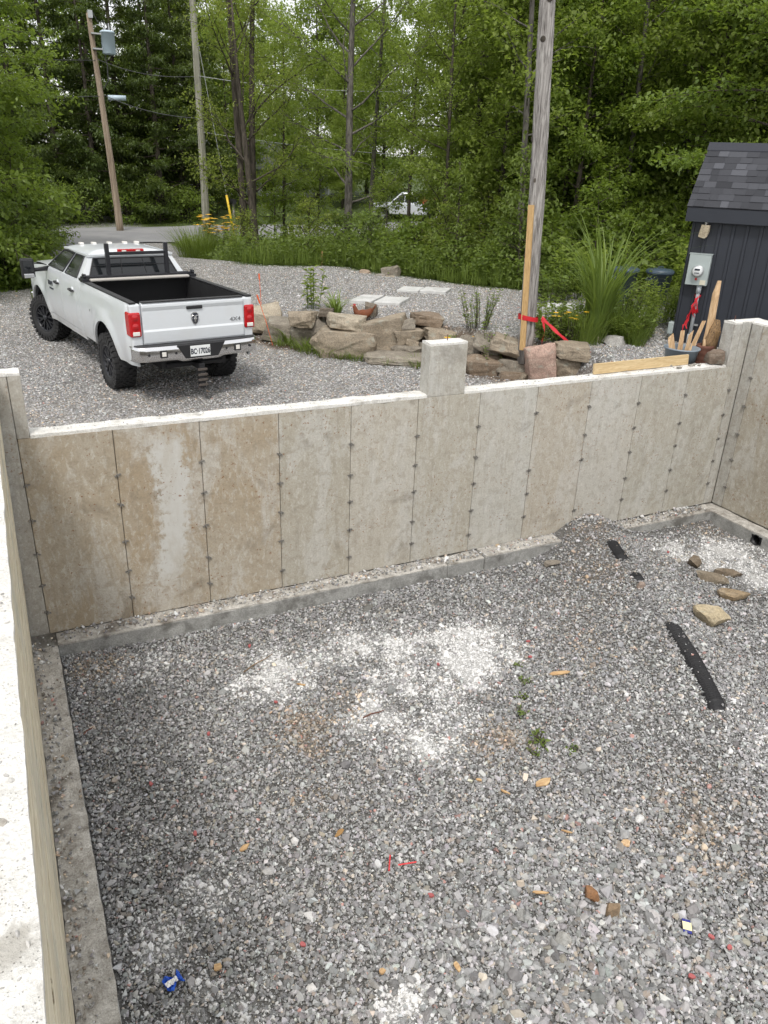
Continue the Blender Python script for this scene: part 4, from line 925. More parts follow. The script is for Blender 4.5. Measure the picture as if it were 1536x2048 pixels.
for k, (x, y, z, w, d, h, lab) in enumerate(((5.9, 6.15, 1.80, .30, .25, .16, 'filler stone between the flat topped boulder and the wedge'), (7.45, 5.3, 1.86, .26, .24, .16, 'filler stone left over the squarish stone'), (7.62, 4.72, 1.50, .40, .3, .18, 'flat filler stone hidden low behind the pillar'), (7.72, 4.55, 1.70, .34, .26, .14, 'thin flat filler slab behind the pillar'), (8.05, 3.62, 1.70, .40, .3, .13, 'thin slab between the brown block and the leaning slab'), (8.62, 3.25, 1.86, .30, .26, .2, 'filler stone between the pole and the pink boulder'), (6.38, 5.55, 1.86, .28, .24, .14, 'filler stone between the wedge and the massive boulder'), (5.55, 7.05, 1.80, .36, .3, .18, 'filler stone on the angular boulder'), (8.42, 3.0, 1.46, .3, .24, .16, 'low filler stone at the foot of the pink boulder'), (8.82, 2.75, 1.86, .26, .2, .14, 'thin filler stone under the capping stone'))):
    rock('boulder', 610+k*3, x, y, z, w, d, h, (GB, BRN, TAN)[k % 3], lab, 'boulder', BW, rz=k*.4)
# more rough stones along the edge of the planting bed
for k, (x, y, s_, lab) in enumerate(((9.75, 2.9, .22, 'pale round stone in the bed before the bins'), (9.95, 2.55, .30, 'whitish stone lying beside the tall grass roots'), (10.5, 2.9, .24, 'flat stone in the bed nearest to the shed'), (10.35, 3.3, .18, 'brown bit of stone under the rose stems'))):
    rock('stone', 400+k, x, y, 2.09, s_*1.4, s_, s_*.6, (PALE, (.5, .49, .47), BRN, GB)[k], lab, 'stone', sub=3)
# concrete lids on the mound
M['lid'] = m_rough_concrete('pale_concrete_lid', (.60, .60, .59), (.48, .48, .47), (.36, .36, .35), .2)
def lid(pts, z, label):
    c = Vector((sum(p[0] for p in pts)/4, sum(p[1] for p in pts)/4, 0)); mb = MB()
    mb.prism([(p[0]-c.x, p[1]-c.y) for p in pts], -.04, .065, 'z'); o = mb.build('concrete_slab', M['lid'], None, loc=(c.x, c.y, z), bev=.012)
    e = MB(); u = Vector((pts[0][0]-c.x, pts[0][1]-c.y, 0))
    setp(o, label, 'slab', 'pale concrete lids on the gravel mound', 'thing')
def quad(a, b_, c): a, b_, c = Vector(a), Vector(b_), Vector(c); return [a, b_, c, a+c-b_]
zs = float(ground_z(7.6, 7.6))
lid(quad((7.02, 7.84), (7.66, 8.52), (8.07, 8.26)), zs+.01, 'front pair of pale lids, the one nearer the tufts')
lid(quad((7.49, 7.57), (8.09, 8.24), (8.58, 7.95)), zs-.005, 'front pair of pale lids, the one nearer the near pole')
lid(quad((8.80, 9.05), (9.25, 9.57), (9.70, 9.30)), zs, 'rear pair of pale lids, the one nearer the road')
lid(quad((9.27, 8.76), (9.73, 9.28), (10.28, 8.95)), zs+.012, 'rear pair of pale lids, the one nearer the bins')
lid(quad((10.86, 5.98), (11.36, 6.44), (11.98, 6.02)), float(ground_z(11.3, 6))+.01, 'lone pale lid beyond the near pole')
# survey stakes
M['orange'] = plain('orange_plastic', (.80, .13, .03), .5)
for (x, y, z, h, lx, lab) in ((5.38, 9.05, 1.85, .78, -.03, 'upright orange tipped wire stake on the mound behind the pickup'), (4.98, 6.98, 1.48, 1.02, -.32, 'leaning orange wire stake in front of the pale end boulder')):
    t = thing('survey_stake', lab, 'stake', (x, y, z), group='orange survey stakes'); mb = MB(); mb.tube([(0, 0, -.1), (lx*.5, 0, h*.5), (lx, .02, h)], .006, 5); mb.build('wire', M['orange'], t)
    mb = MB(); mb.tube([(lx*.84, .016, h*.84), (lx*1.0, .02, h)], .017, 6); mb.build('tip', M['orange'], t)
t = thing('survey_stake', 'thin bare wooden stake at the far edge of the mound', 'stake', (9.2, 15.0, 1.8)); mb = MB(); mb.box(-.02, .02, -.015, .015, 0, .65); mb.build('stick', M['pinez'], t)
# brown hen
M['hen'] = plain('red_brown_feathers', (.15, .045, .016), .75, 0, .45, 18, .5); M['comb'] = plain('red_comb', (.50, .02, .02), .5); M['beak'] = plain('yellow_beak', (.55, .38, .12), .5)
hen = thing('hen', 'red brown hen standing behind the massive boulder', 'hen', (6.56, 6.12, 1.97), 2.62)
def skin(name, pts, edges, rad, m, parent, sub=2):
    me = bpy.data.meshes.new(name); me.from_pydata(pts, edges, []); me.update(); o = link_mesh(name, me, m, parent)
    md = o.modifiers.new('skin', 'SKIN'); md.use_smooth_shade = True
    for v, r_ in zip(me.skin_vertices[0].data, rad): v.radius = r_ if hasattr(r_, '__len__') else (r_, r_)
    me.skin_vertices[0].data[0].use_root = True
    s_ = o.modifiers.new('sub', 'SUBSURF'); s_.levels = sub; s_.render_levels = sub; return o
skin('body', [(0, 0, .22), (.07, 0, .225), (.12, 0, .25), (.145, 0, .31), (.155, 0, .36), (.185, 0, .385), (-.08, 0, .235), (-.15, 0, .28), (-.21, 0, .34), (.01, .05, .12), (.01, -.05, .12), (.012, .05, .02), (.012, -.05, .02), (.05, .05, .008), (.05, -.05, .008)],
     [(0, 1), (1, 2), (2, 3), (3, 4), (4, 5), (0, 6), (6, 7), (7, 8), (0, 9), (0, 10), (9, 11), (10, 12), (11, 13), (12, 14)],
     [(.10, .10), (.09, .095), (.06, .07), (.045, .05), (.036, .038), (.02, .024), (.09, .09), (.05, .06), (.018, .05), .03, .03, .008, .008, .008, .008], M['hen'], hen)
c = MB(); c.prism([(.135, .385), (.14, .42), (.152, .405), (.16, .43), (.172, .41), (.185, .425), (.19, .395)], -.006, .006); c.build('comb', M['comb'], hen)
c = MB(); c.tube([(.20, 0, .385), (.228, 0, .378)], [.011, .002], 6); c.build('beak', M['beak'], hen)
c = MB(); c.prism([(.185, .372), (.20, .368), (.195, .335), (.182, .345)], -.008, .008); c.build('wattle', M['comb'], hen)
c = MB()
for k in range(6): c.add([(-.13, (k-2.5)*.012, .25), (-.16, (k-2.5)*.014, .29), (-.27-.01*(k % 2), (k-2.5)*.02, .40+.02*(k % 3)), (-.20, (k-2.5)*.012, .28)], [(0, 1, 2, 3)])
c.build('tail', M['hen'], hen)
# ------------------------------------------------------------------ near pole, board, tape
NP = Vector((8.42, 3.10, 2.02)); NT = Vector((8.42-.27, 3.10+.12, 8.4))
def pole(label, base, top, r0, r1, m, name='utility_pole'):
    t = thing(name, label, 'pole', base); d = top-base; mb = MB(); n = 24; pts = []; rad = []
    for k in range(n+1):
        f_ = k/n; pts.append(d*f_ + Vector((.012*math.sin(5*f_), .012*math.cos(7*f_), -.25 if k == 0 else 0))); rad.append(r0+(r1-r0)*f_)
    mb.tube(pts, rad, 20)
    vs = []
    for p in mb.v: p = Vector(p); a = math.atan2(p.y, p.x); e = mnoise.noise(Vector((math.cos(a)*3, math.sin(a)*3, p.z*1.6)))*.03*r0/.16; q = d*max(0, p.z)/d.z; o = p-q; o.z = 0; vs.append(p+o*e*4)
    mb.v = [tuple(p) for p in vs]; mb.build('shaft', m, t, True); return t
npo = pole('thick weathered grey pole with a new board nailed along it, behind the stone wall', NP, NT, .138, .118, M['polewood'])
d = (NT-NP).normalized(); side = Vector((-.73, -.50, 0)).normalized(); rt = d.cross(side).normalized()
def bx(c, a, b_, c_, la, lb, lc):
    mb = MB(); vs = [c + a*(sa*la) + b_*(sb*lb) + c_*(sc*lc) for sc in (-1, 1) for sb in (-1, 1) for sa in (-1, 1)]
    return mb.add(vs, [(0, 2, 3, 1), (4, 5, 7, 6), (0, 1, 5, 4), (2, 6, 7, 3), (0, 4, 6, 2), (1, 3, 7, 5)])
bc = NP + d*1.20 + side*.150 - rt*.015
o = bx(Vector((0, 0, 0)), rt, side, d, .050, .02, 1.20).build('board', M['pinez'], None, loc=bc, bev=.004); setp(o, 'long yellow pine board nailed upright to the weathered pole', 'board', None, 'thing')
for k in range(7): # knots on the pole
    a = rnd.uniform(2.6, 5.2); z = rnd.uniform(1.2, 5.5); q = NP + d*z; mb = MB(); mb.lathe([(.0001, .01), (.03, .008), (.045, 0)], 10, Matrix.Translation(d*z+Vector((math.cos(a), math.sin(a), 0))*.125) @ Vector((math.cos(a), math.sin(a), 0)).to_track_quat('Z', 'Y').to_matrix().to_4x4()); mb.build('knot', M['bark'], npo, True)
tp = thing('caution_tape', 'red tape wound round the weathered pole and trailing down to the boulders', 'tape', NP)
mb = MB()
for z0 in (.50, .545, .53):
    pts = [(d*(z0+.03*math.sin(a*1.0+z0*9))) + Vector((math.cos(a)*.178, math.sin(a)*.178, 0)) for a in np.linspace(0, 2*math.pi, 25)]
    for a_, b_ in zip(pts[:-1], pts[1:]): mb.add([a_, b_, b_+Vector((0, 0, .045)), a_+Vector((0, 0, .045))], [(0, 1, 2, 3)])
mb.build('wrap', M['tape'], tp)
def ribbon(pts, w, tw=0, seg=24):
    mb = MB(); P = [Vector(p) for p in pts]; n = len(P); out = []
    for k in range(seg+1):
        t_ = k/seg*(n-1); i_ = min(int(t_), n-2); f_ = t_-i_
        p0, p1, p2, p3 = P[max(i_-1, 0)], P[i_], P[i_+1], P[min(i_+2, n-1)]
        q = .5*((2*p1)+(p2-p0)*f_+(2*p0-5*p1+4*p2-p3)*f_*f_+(3*p1-p0-3*p2+p3)*f_**3)
        a = tw*k/seg + .5*math.sin(k*.9); wd = Vector((math.cos(a)*.4, .2, math.sin(a)+.6)).normalized()*w*(1+.25*math.sin(k*1.7)); out += [q-wd/2, q+wd/2]
    return mb.add(out, [(2*k, 2*k+1, 2*k+3, 2*k+2) for k in range(seg)])
ribbon([(.18, -.12, .55), (.24, -.16, .35), (.22, -.15, .12), (.25, -.16, -.02)], .07, 2).build('tail', M['tape'], tp)
ribbon([(.19, -.10, .56), (.45, -.30, .30), (.70, -.52, .05), (.72, -.60, -.15), (.70, -.64, -.45)], .06, 5).build('tail', M['tape'], tp)
# ------------------------------------------------------------------ poles by the road and their lines
p1 = pole('leaning brown roadside pole carrying a grey transformer', Vector((6.05, 34.5, 1.45)), Vector((5.62, 34.5, 10.7)), .17, .11, M['polebrown'])
tr = MB(); tr.lathe([(.0001, -.5), (.27, -.5), (.30, -.46), (.30, .42), (.27, .47), (.22, .50), (.0001, .52)], 24, Matrix.Translation((.06, -.10, 8.42))); 
tr = MB(); TX = Matrix.Translation((-.02, -.40, 8.15)); tr.lathe([(.0001, -.48), (.27, -.48), (.30, -.45), (.30, .36), (.33, .37), (.33, .41), (.25, .46), (.0001, .48)], 24, TX @ Matrix.Translation((.28, .20, 0)))
tf = tr.build('transformer', M['transformer'], p1, True)
mb = MB()
for dx in (.16, .34): mb.tube([(.0+dx, -.22, 8.58), (dx, -.22, 8.9)], [.05, .03], 8)
mb.build('bushing', M['steel'], tf)
mb = MB()
for z in (7.85, 8.45): mb.box(-.45, .25, -.30, -.10, z-.03, z+.03)
mb.build('bracket', M['steel'], tf)
mb = MB(); mb.tube([(-.30, -.1, 9.3), (-.10, -.2, 8.9), (.2, -.22, 8.95)], .014, 5); mb.tube([(.05, -.25, 7.7), (.12, -.2, 7.2), (.1, -.2, 6.6), (-.1, -.1, 6.3)], .022, 5); mb.build('lead', M['cable'], p1)
mb = MB(); mb.tube([(.0, -.25, 5.90), (.80, -.33, 5.92)], .11, 12); mb.build('splice_case', M['transformer'], p1, True)
mb = MB(); mb.box(-.5, -.3, -.2, .05, 9.05, 9.35); mb.build('cutout', M['steel'], p1)
p2 = pole('pale wooden pole with a guy wire beside the yellow flowers at the road', Vector((8.53, 26.8, 1.40)), Vector((8.50, 26.8, 11.6)), .165, .115, M['polepale'])
gy = thing('guy_wire', 'steel guy wire with bright yellow guard beside the pale pole', 'guy wire', (9.75, 26.6, 1.42))
M['yellow'] = plain('yellow_plastic', (.75, .50, .015), .45)
mb = MB(); mb.tube([(0, 0, 0), (-1.22, .2, 8.2)], .012, 5); mb.build('wire', M['palecable'], gy); mb = MB(); mb.tube([(0, 0, .05), (-.32, .05, 2.1)], .05, 8); mb.build('guard', M['yellow'], gy, True)
def cable(label, a, b_, sag, r_, m='cable', grp='overhead lines'):
    a, b_ = Vector(a), Vector(b_); pts = [a.lerp(b_, k/24) - Vector((0, 0, sag*4*(k/24)*(1-k/24))) for k in range(25)]
    mb = MB(); mb.tube([p-a for p in pts], r_*.65, 5); o = mb.build('power_line', M[m], None, loc=a); setp(o, label, 'cable', grp, 'thing')
cable('overhead line from the transformer pole over to the pale pole', (5.78, 34.4, 8.9), (8.5, 26.9, 7.9), .25, .02)
cable('second overhead line running on from the pale pole into the trees', (8.5, 26.7, 7.9), (20.5, 18.0, 8.1), .5, .018, 'palecable')
cable('lowest overhead line leaving the transformer pole at the splice case', (5.9, 34.4, 7.45), (8.5, 26.9, 6.4), .2, .022)
cable('pale line crossing high before the central trees', (8.5, 26.7, 10.6), (22, 20.0, 10.4), .5, .016, 'palecable')
cable('overhead line leaving the frame above the maples by the road', (5.7, 34.4, 8.85), (-18, 33.5, 9.0), .5, .02)
cable('lower line leaving the frame through the maples by the road', (5.8, 34.4, 7.4), (-18, 33.0, 7.4), .5, .02)
cable('faint lower line between the central trunk and the far pickup', (8.5, 26.7, 5.9), (26, 24.0, 5.6), .4, .016, 'palecable')
# ------------------------------------------------------------------ the shed and what hangs on it
SA = R_(-55); SH_ = thing('shed', 'dark blue board and batten shed with grey shingle roof', 'shed', (11.29, 2.48, 2.10), SA)
SL, SD, SZ = 3.0, 2.1, 2.15       # length along the front, depth, wall height
M['shingle'] = None
b = NB('asphalt_shingle'); w = b.coord('Object'); n = b.noise(w, 90, 4, .7); c = b.mix(n, b.mix(.5, b.objcol(), (.02, .021, .026)), b.objcol()); M['shingle'] = b.pbsdf(c, .9, 0, b.bump(n, .5, .01), .2)
mb = MB(); mb.box(.006, SL-.006, .006, SD-.006, 0, SZ); mb.prism([(.006, SZ), (SD-.006, SZ), (SD/2, SZ+.92)], .006, SL-.006, 'x'); mb.build('wall_core', M['shed'], SH_)
xb = 0.0; k = 0
while xb < SL:
    o = MB(); o.box(xb+.028, min(xb+.222-.028, SL), -.012, .004, .02, SZ); o.build('board', M['shed'], SH_); 
    o = MB(); o.box(max(xb-.025, -.01), xb+.025, -.034, .004, .0, SZ); o.build('batten', M['shed'], SH_, bev=.003, seg=1)
    xb += .222
for yb in np.arange(0.05, SD, .222):
    o = MB(); o.box(-.034, .004, yb-.025, yb+.025, 0, SZ); o.build('batten', M['shed'], SH_)
o = MB(); o.box(-.14, SL+.14, -.155, -.125, SZ-.03, SZ+.20); o.build('fascia', M['shed'], SH_, bev=.005)
o = MB(); o.box(-.14, SL+.14, -.125, -.01, SZ-.03, SZ+.0); o.build('soffit', M['shed'], SH_)
rise, run = 1.0, SD/2+.16; sl = math.hypot(rise, run); EY, EZ = -.16, SZ+.22
def rp(u, s_, lift): # along the roof
    return Vector((u, EY + s_/sl*run - lift*rise/sl, EZ + s_/sl*rise + lift*run/sl))
o = MB(); o.add([rp(-.14, 0, 0), rp(SL+.14, 0, 0), rp(SL+.14, sl, 0), rp(-.14, sl, 0), rp(-.14, 0, -.03), rp(SL+.14, 0, -.03), rp(SL+.14, sl, -.03), rp(-.14, sl, -.03)], [(0, 1, 2, 3), (7, 6, 5, 4), (0, 4, 5, 1), (1, 5, 6, 2), (2, 6, 7, 3), (3, 7, 4, 0)])
back = MB(); 
yb0, zb0 = EY+2*run, EZ
o.add([(-.14, EY+run, EZ+rise), (SL+.14, EY+run, EZ+rise), (SL+.14, yb0, zb0), (-.14, yb0, zb0), (-.14, EY+run, EZ+rise-.03), (SL+.14, EY+run, EZ+rise-.03), (SL+.14, yb0, zb0-.03), (-.14, yb0, zb0-.03)], [(0, 1, 2, 3), (7, 6, 5, 4), (0, 4, 5, 1), (1, 5, 6, 2), (2, 6, 7, 3), (3, 7, 4, 0)])
rfo = o.build('roof', M['shingle'], SH_); rfo.color = (.06, .062, .075, 1)
rg = random.Random(4); rows = 10; ex = sl/rows
for r_ in range(rows):
    u = -.15 - rg.uniform(0, .12)
    while u < SL+.12:
        wd = rg.choice((.13, .17, .2, .26, .3)); u1 = min(u+wd, SL+.15); u0 = max(u, -.15)
        if u1-u0 > .03:
            top = rg.random() < .45; lf = .013 if top else .006; dn = .012 if top else 0
            s0, s1 = r_*ex - (0.01 if r_ == 0 else 0), min((r_+1)*ex+.02, sl)
            m_ = MB(); a = .0025; q = [rp(u0+a, s0, lf), rp(u1-a, s0, lf), rp(u1-a, s1, .002), rp(u0+a, s1, .002), rp(u0+a, s0, -.004), rp(u1-a, s0, -.004), rp(u1-a, s1, -.004), rp(u0+a, s1, -.004)]
            m_.add(q, [(0, 1, 2, 3), (0, 4, 5, 1), (1, 5, 6, 2), (3, 7, 4, 0), (2, 6, 7, 3)]); so = m_.build('shingle', M['shingle'], rfo)
            g = rg.choice((.045, .055, .065, .075, .10)) * (1.15 if top else .9); so.color = (g*.94, g*.97, g*1.10, 1)
        u += wd
o = MB(); o.prism([(EY+run-.13, EZ+rise-.10), (EY+run, EZ+rise+.03), (EY+run+.13, EZ+rise-.10), (EY+run+.13, EZ+rise-.085), (EY+run, EZ+rise+.045), (EY+run-.13, EZ+rise-.085)], -.155, SL+.155, 'x'); q = o.build('ridge_cap', M['shingle'], rfo); q.color = (.055, .058, .07, 1)
def on_shed(s_, y, z): return SH_.matrix_basis @ Vector((s_, y, z-2.10))
bpy.context.view_layer.update()
def sh_thing(name, label, cat, s_, z, y=-.036): return thing(name, label, cat, on_shed(s_, y, z), SA)
mt = sh_thing('meter_box', 'grey electric meter box with round glass meter on the shed wall', 'meter box', .235, 3.43)
o = MB(); o.box(-.185, .185, -.13, 0, -.265, .265); mo = o.build('box', M['greybox'], mt, bev=.012); o = MB(); o.box(-.178, .178, -.136, -.128, -.258, .258); o.build('cover', M['greybox'], mt, bev=.004)
o = MB(); o.box(-.195, .195, -.14, .0, .262, .275); o.build('top_lip', M['greybox'], mt)
RX_ = Matrix.Translation((0, -.13, -.02)) @ Matrix.Rotation(R_(90), 4, 'X')
o = MB(); o.lathe([(.102, 0), (.102, .02), (.09, .025), (.086, .03)], 28, RX_); ro_ = o.build('meter_ring', M['steel'], mt, True)
o = MB(); o.lathe([(.086, .025), (.083, .09), (.07, .105), (.0001, .108)], 28, RX_); mg = o.build('meter', plain('meter_face', (.62, .64, .65), .2, 0, .05), mt, True)
o = MB(); o.box(-.045, .045, -.242, -.236, .0, .03); o.build('display', M['ink'], mg)
o = MB(); o.box(-.04, .04, -.241, -.236, -.05, -.035); o.build('barcode', M['ink'], mg)
o = MB(); o.box(-.025, .012, -.142, -.136, -.175, -.135); o.build('red_tag', M['comb'], mt); o = MB(); o.box(.065, .16, -.142, -.136, -.245, -.165); o.build('notice', plain('cream_label', (.58, .55, .45), .6), mt)
cd = sh_thing('conduit', 'grey plastic conduit running down the shed from the meter box', 'pipe', .30, 2.05); o = MB(); o.tube([(0, -.06, 0), (0, -.06, 1.03), (0, -.05, 1.12)], .033, 12); o.build('tube', M['pvc'], cd, True)
o = MB(); o.tube([(0, -.06, .98), (0, -.06, 1.12)], .045, 12); o.build('coupling', M['pvc'], cd, True); o = MB(); o.box(-.03, .10, -.04, 0, .40, .43); o.build('strap', M['steel'], cd)
o = MB(); o.tube([(0, -.07, -.02), (0, -.07, .25)], .042, 12); o.build('coupling', M['pvc'], cd, True)
rt_ = sh_thing('ribbon', 'red plastic ribbon tied round the conduit below the meter', 'ribbon', .30, 2.98, -.12)
for k, (dx, dl, w_) in enumerate(((-.13, .60, .11), (-.09, .55, .10), (.05, .28, .08), (.0, .34, .09))): ribbon([(0, 0, 0), (dx*.4, -.03, -dl*.35), (dx*.8, -.02, -dl*.7), (dx*1.1, -.03, -dl)], w_, 2+k).build('streamer', M['tape'], rt_)
o = MB(); o.lathe([(.052, -.02), (.056, 0), (.052, .02)], 14, Matrix.Translation((0, .06, 0))); o.build('knot', M['tape'], rt_)
st = sh_thing('hanging_stone', 'pale stone hanging from a white hook high on the shed', 'stone', .205, 4.10); o = MB(); o.tube([(-.0, -.03, .14), (0, -.06, .12), (0, -.06, .06)], .012, 6); o.box(-.025, .025, -.03, 0, .10, .16); o.build('hook', M['white'], st)
me = rock_mesh(77, .17, .13, .22, 3); so = link_mesh('pendant', me, None, st, (0, -.08, -.14)); so.color = (.46, .39, .28, 1)
db = sh_thing('junction_box', 'small pale box on the shed corner beside the bed', 'box', -.07, 2.36, .05); o = MB(); o.box(-.05, .05, -.09, .09, -.12, .10); o.build('case', M['greybox'], db, bev=.015); o = MB(); o.tube([(0, 0, -.12), (0, 0, -.3)], .025, 8); o.build('outlet', M['greybox'], db)
# ------------------------------------------------------------------ things on and behind the low wall
o = MB(); o.box(-.92, .92, -.019, .019, 0, .148); bd_ = o.build('board', M['pine'], None, loc=(8.36, .175, 2.345), rot=(R_(-6), 0, R_(1.5)), bev=.004); setp(bd_, 'pale pine board standing on edge on the low wall', 'board', None, 'thing')
bk = thing('bucket', 'wide grey plastic tub holding split wood behind the wall', 'bucket', (9.50, .56, 2.13)); gz = 2.13
M['tub'] = plain('grey_blue_plastic', (.20, .24, .28), .45, 0, .1)
o = MB(); o.lathe([(.0001, 0), (.20, 0), (.255, .36), (.275, .365), (.275, .385), (.24, .385), (.19, .03), (.0001, .03)], 28); o.build('tub', M['tub'], bk, True)
for k, (x, y, tx, ty, h) in enumerate(((-.10, 0, -.30, .05, .52), (.0, .05, .05, .05, .60), (.02, -.02, .12, 0, .56), (.10, .02, .42, .05, .74))):
    c_ = thing('kindling', ('split wood stick leaning out of the tub towards the pole', 'short split stick in the middle of the tub', 'rounded billet beside the middle stick in the tub', 'longest split stick leaning out towards the rusty can')[k], 'firewood', (9.50+x, .56+y, gz+.05), group='split wood in the tub')
    o = MB(); w_ = .065; o.add([(-w_, -.02, 0), (w_, -.025, 0), (w_*.6, .03, 0), (tx*h-w_*.5, ty-.015, h*(.86+.1*(k % 2))), (tx*h+w_*.7, ty-.02, h*(1.08-.12*(k % 2))), (tx*h+w_*.1, ty+.03, h*.92)], [(0, 1, 4, 3), (1, 2, 5, 4), (2, 0, 3, 5), (0, 2, 1), (3, 4, 5)]); o.build('wood', M['split'], c_)
rc = thing('rusty_can', 'rusty ribbed can holding a rotten post beside the tub', 'can', (9.93, .50, 2.14)); o = MB(); pr = [(.0001, 0)] + [(.135+.006*math.sin(k*2.1), .40*k/14) for k in range(15)] + [(.128, .40), (.126, .02), (.0001, .02)]; o.lathe(pr, 26); o.build('can', M['rust'], rc, True)
def shard(base, pts, rad, m, name, parent): o = MB(); o.tube([Vector(p) for p in pts], rad, 7); o.v = [tuple(Vector(p)+Vector((mnoise.noise(Vector(p)*14), mnoise.noise(Vector(p)*14+Vector((9, 0, 0))), 0))*.025) for p in o.v]; return o.build(name, m, parent)
rp_ = thing('rotten_post', 'dark rotten post standing in the rusty can', 'post', (10.0, .50, 2.2)); shard(0, [(0, 0, 0), (.01, 0, .35), (.05, 0, .55), (.07, 0, .72)], [.11, .13, .10, .05], M['rot'], 'post', rp_)
sp_ = thing('wood_splinter', 'tall pale split splinter rising from the rusty can', 'firewood', (9.98, .56, 2.2)); shard(0, [(0, 0, 0), (.02, 0, .6), (.02, 0, 1.1), (.03, 0, 1.3)], [.06, .065, .06, .03], M['split'], 'splinter', sp_)
sp_ = thing('wood_splinter', 'short pale stick at the front of the rusty can', 'firewood', (9.86, .46, 2.2)); shard(0, [(0, 0, 0), (-.01, 0, .35), (-.02, 0, .44)], [.03, .03, .012], M['split'], 'splinter', sp_)
rock('stone', 555, 9.74, .11, 2.345, .30, .24, .22, (.23, .17, .13), 'round brown stone resting on the low wall against the corner column', 'stone')
for k in range(9):
    x = rnd.uniform(8.9, 9.5); rock('stone_chip', 560+k, x, rnd.uniform(.04, .2), 2.338, .06, .05, .03, (.45, .43, .39), 'small pale chip crumbled on the low wall beside the tub', 'chip', 'chips crumbled on the low wall', rz=rnd.random()*6, sub=2)
# bins
M['bin'] = plain('blue_grey_bin', (.045, .07, .10), .45, 0, .15)
for k, (x, y, lab) in enumerate(((13.55, 6.45, 'lidded dark blue bin next to the tall grass'), (14.25, 6.05, 'lidded dark blue bin nearer to the shed'))):
    t = thing('dustbin', lab, 'bin', (x, y, float(ground_z(x, y))), group='dark bins in the bed'); o = MB(); o.lathe([(.0001, 0), (.24, 0), (.29, .74), (.30, .74), (.30, .70)], 26); o.build('bin', M['bin'], t, True)
    o = MB(); o.lathe([(.32, .71), (.325, .765), (.28, .80), (.0001, .815)], 26); lo = o.build('lid', M['bin'], t, True); o = MB(); o.tube([(-.08, 0, .81), (-.07, 0, .85), (.07, 0, .85), (.08, 0, .81)], .014, 6); o.build('lid_handle', M['bin'], lo)
    for s in (-1, 1): o = MB(); o.tube([(s*.29, -.07, .60), (s*.35, -.06, .56), (s*.35, .06, .56), (s*.29, .07, .60)], .016, 6); o.build('handle', M['bin'], t)
# ------------------------------------------------------------------ far pickup and house
fc_ = thing('pickup_truck', 'silver pickup with orange load parked far behind the trees', 'pickup truck', (26.8, 43.1, 1.42), R_(152))
o = MB(); sec = [(-2.6, .75, 1.08), (-2.55, .45, 1.12), (2.5, .42, 1.10), (2.72, .55, .98), (2.72, .80, .92)]
o.prism([(-2.65, .48), (-2.65, 1.10), (-.55, 1.14), (1.15, 1.16), (2.45, 1.08), (2.68, .95), (2.70, .50), (2.35, .42), (2.2, .72), (1.95, .82), (1.65, .82), (1.42, .72), (1.3, .42), (-1.2, .42), (-1.35, .72), (-1.6, .82), (-1.9, .82), (-2.1, .72), (-2.2, .48)], -.95, .95); o.build('body', M['silver'], fc_, bev=.05, seg=3)
o = MB(); o.add([(-.75, -.88, 1.12), (1.35, -.88, 1.12), (1.35, .88, 1.12), (-.75, .88, 1.12), (-.45, -.70, 1.80), (.55, -.70, 1.82), (.55, .70, 1.82), (-.45, .70, 1.80)], [(0, 1, 5, 4), (1, 2, 6, 5), (2, 3, 7, 6), (3, 0, 4, 7), (4, 5, 6, 7)]); o.build('cab', M['silver'], fc_, bev=.06, seg=3)
M['paleglass'] = plain('sky_lit_glass', (.20, .24, .27), .06, 0, .1, 2, 0, 1.0)
o = MB(); o.add([(1.30, -.78, 1.20), (1.30, .78, 1.20), (.64, .64, 1.75), (.64, -.64, 1.75)], [(0, 1, 2, 3)]); q = o.build('windshield', M['paleglass'], fc_); q.location.x = .06; q.location.z = .01
for s in (-1, 1):
    o = MB(); o.add([(-.55, s*.885, 1.22), (.30, s*.885, 1.22), (.25, s*.745, 1.72), (-.38, s*.745, 1.72)], [(0, 1, 2, 3)]); o.build('window', M['glass'], fc_)
    o = MB(); o.add([(.36, s*.885, 1.22), (1.12, s*.885, 1.22), (.52, s*.745, 1.72), (.31, s*.745, 1.72)], [(0, 1, 2, 3)]); o.build('window', M['glass'], fc_)
    o = MB(); o.box(2.60, 2.715, s*.70-.16, s*.70+.16, .80, .95); o.build('headlight', M['clearlens'], fc_, bev=.02)
    for x in (1.8, -1.75): o = MB(); o.tube([(x, s*.72, .36), (x, s*.96, .36)], .36, 22); wo = o.build('wheel', M['rubber'], fc_, bev=.03); o = MB(); o.tube([(x, s*.94, .36), (x, s*.97, .36)], .21, 16); o.build('rim', M['steel'], wo)
    o = MB(); o.box(1.0, 1.15, s*1.08-.10, s*1.08+.10, 1.15, 1.32); o.build('mirror', M['black'], fc_, bev=.02)
o = MB(); o.box(2.68, 2.74, -.5, .5, .62, .92); o.build('grille', M['chrome'], fc_, bev=.01)
ld = thing('cargo', 'heap of orange red load in the bed of the far silver pickup', 'cargo', (28.05, 42.45, 2.45), R_(152)); 
me = rock_mesh(88, 1.6, 1.3, .55, 3); lo_ = link_mesh('heap', me, None, ld); lo_.color = (.55, .10, .04, 1)
hs = thing('house', 'pale bungalow with grey roof glimpsed between the trunks across the road', 'house', (21.2, 61, 1.5), R_(-25)); M['siding'] = plain('pale_siding', (.55, .57, .58), .7); M['roofgrey'] = plain('grey_shingles', (.20, .20, .21), .9, 0, .2, 3)
o = MB(); o.box(-6, 6, 0, 7, -.5, 2.8); o.build('wall', M['siding'], hs); o = MB(); o.prism([(-.6, 2.7), (7.6, 2.7), (3.5, 4.9)], -6.5, 6.5, 'x'); ro2 = o.build('roof', M['roofgrey'], hs)
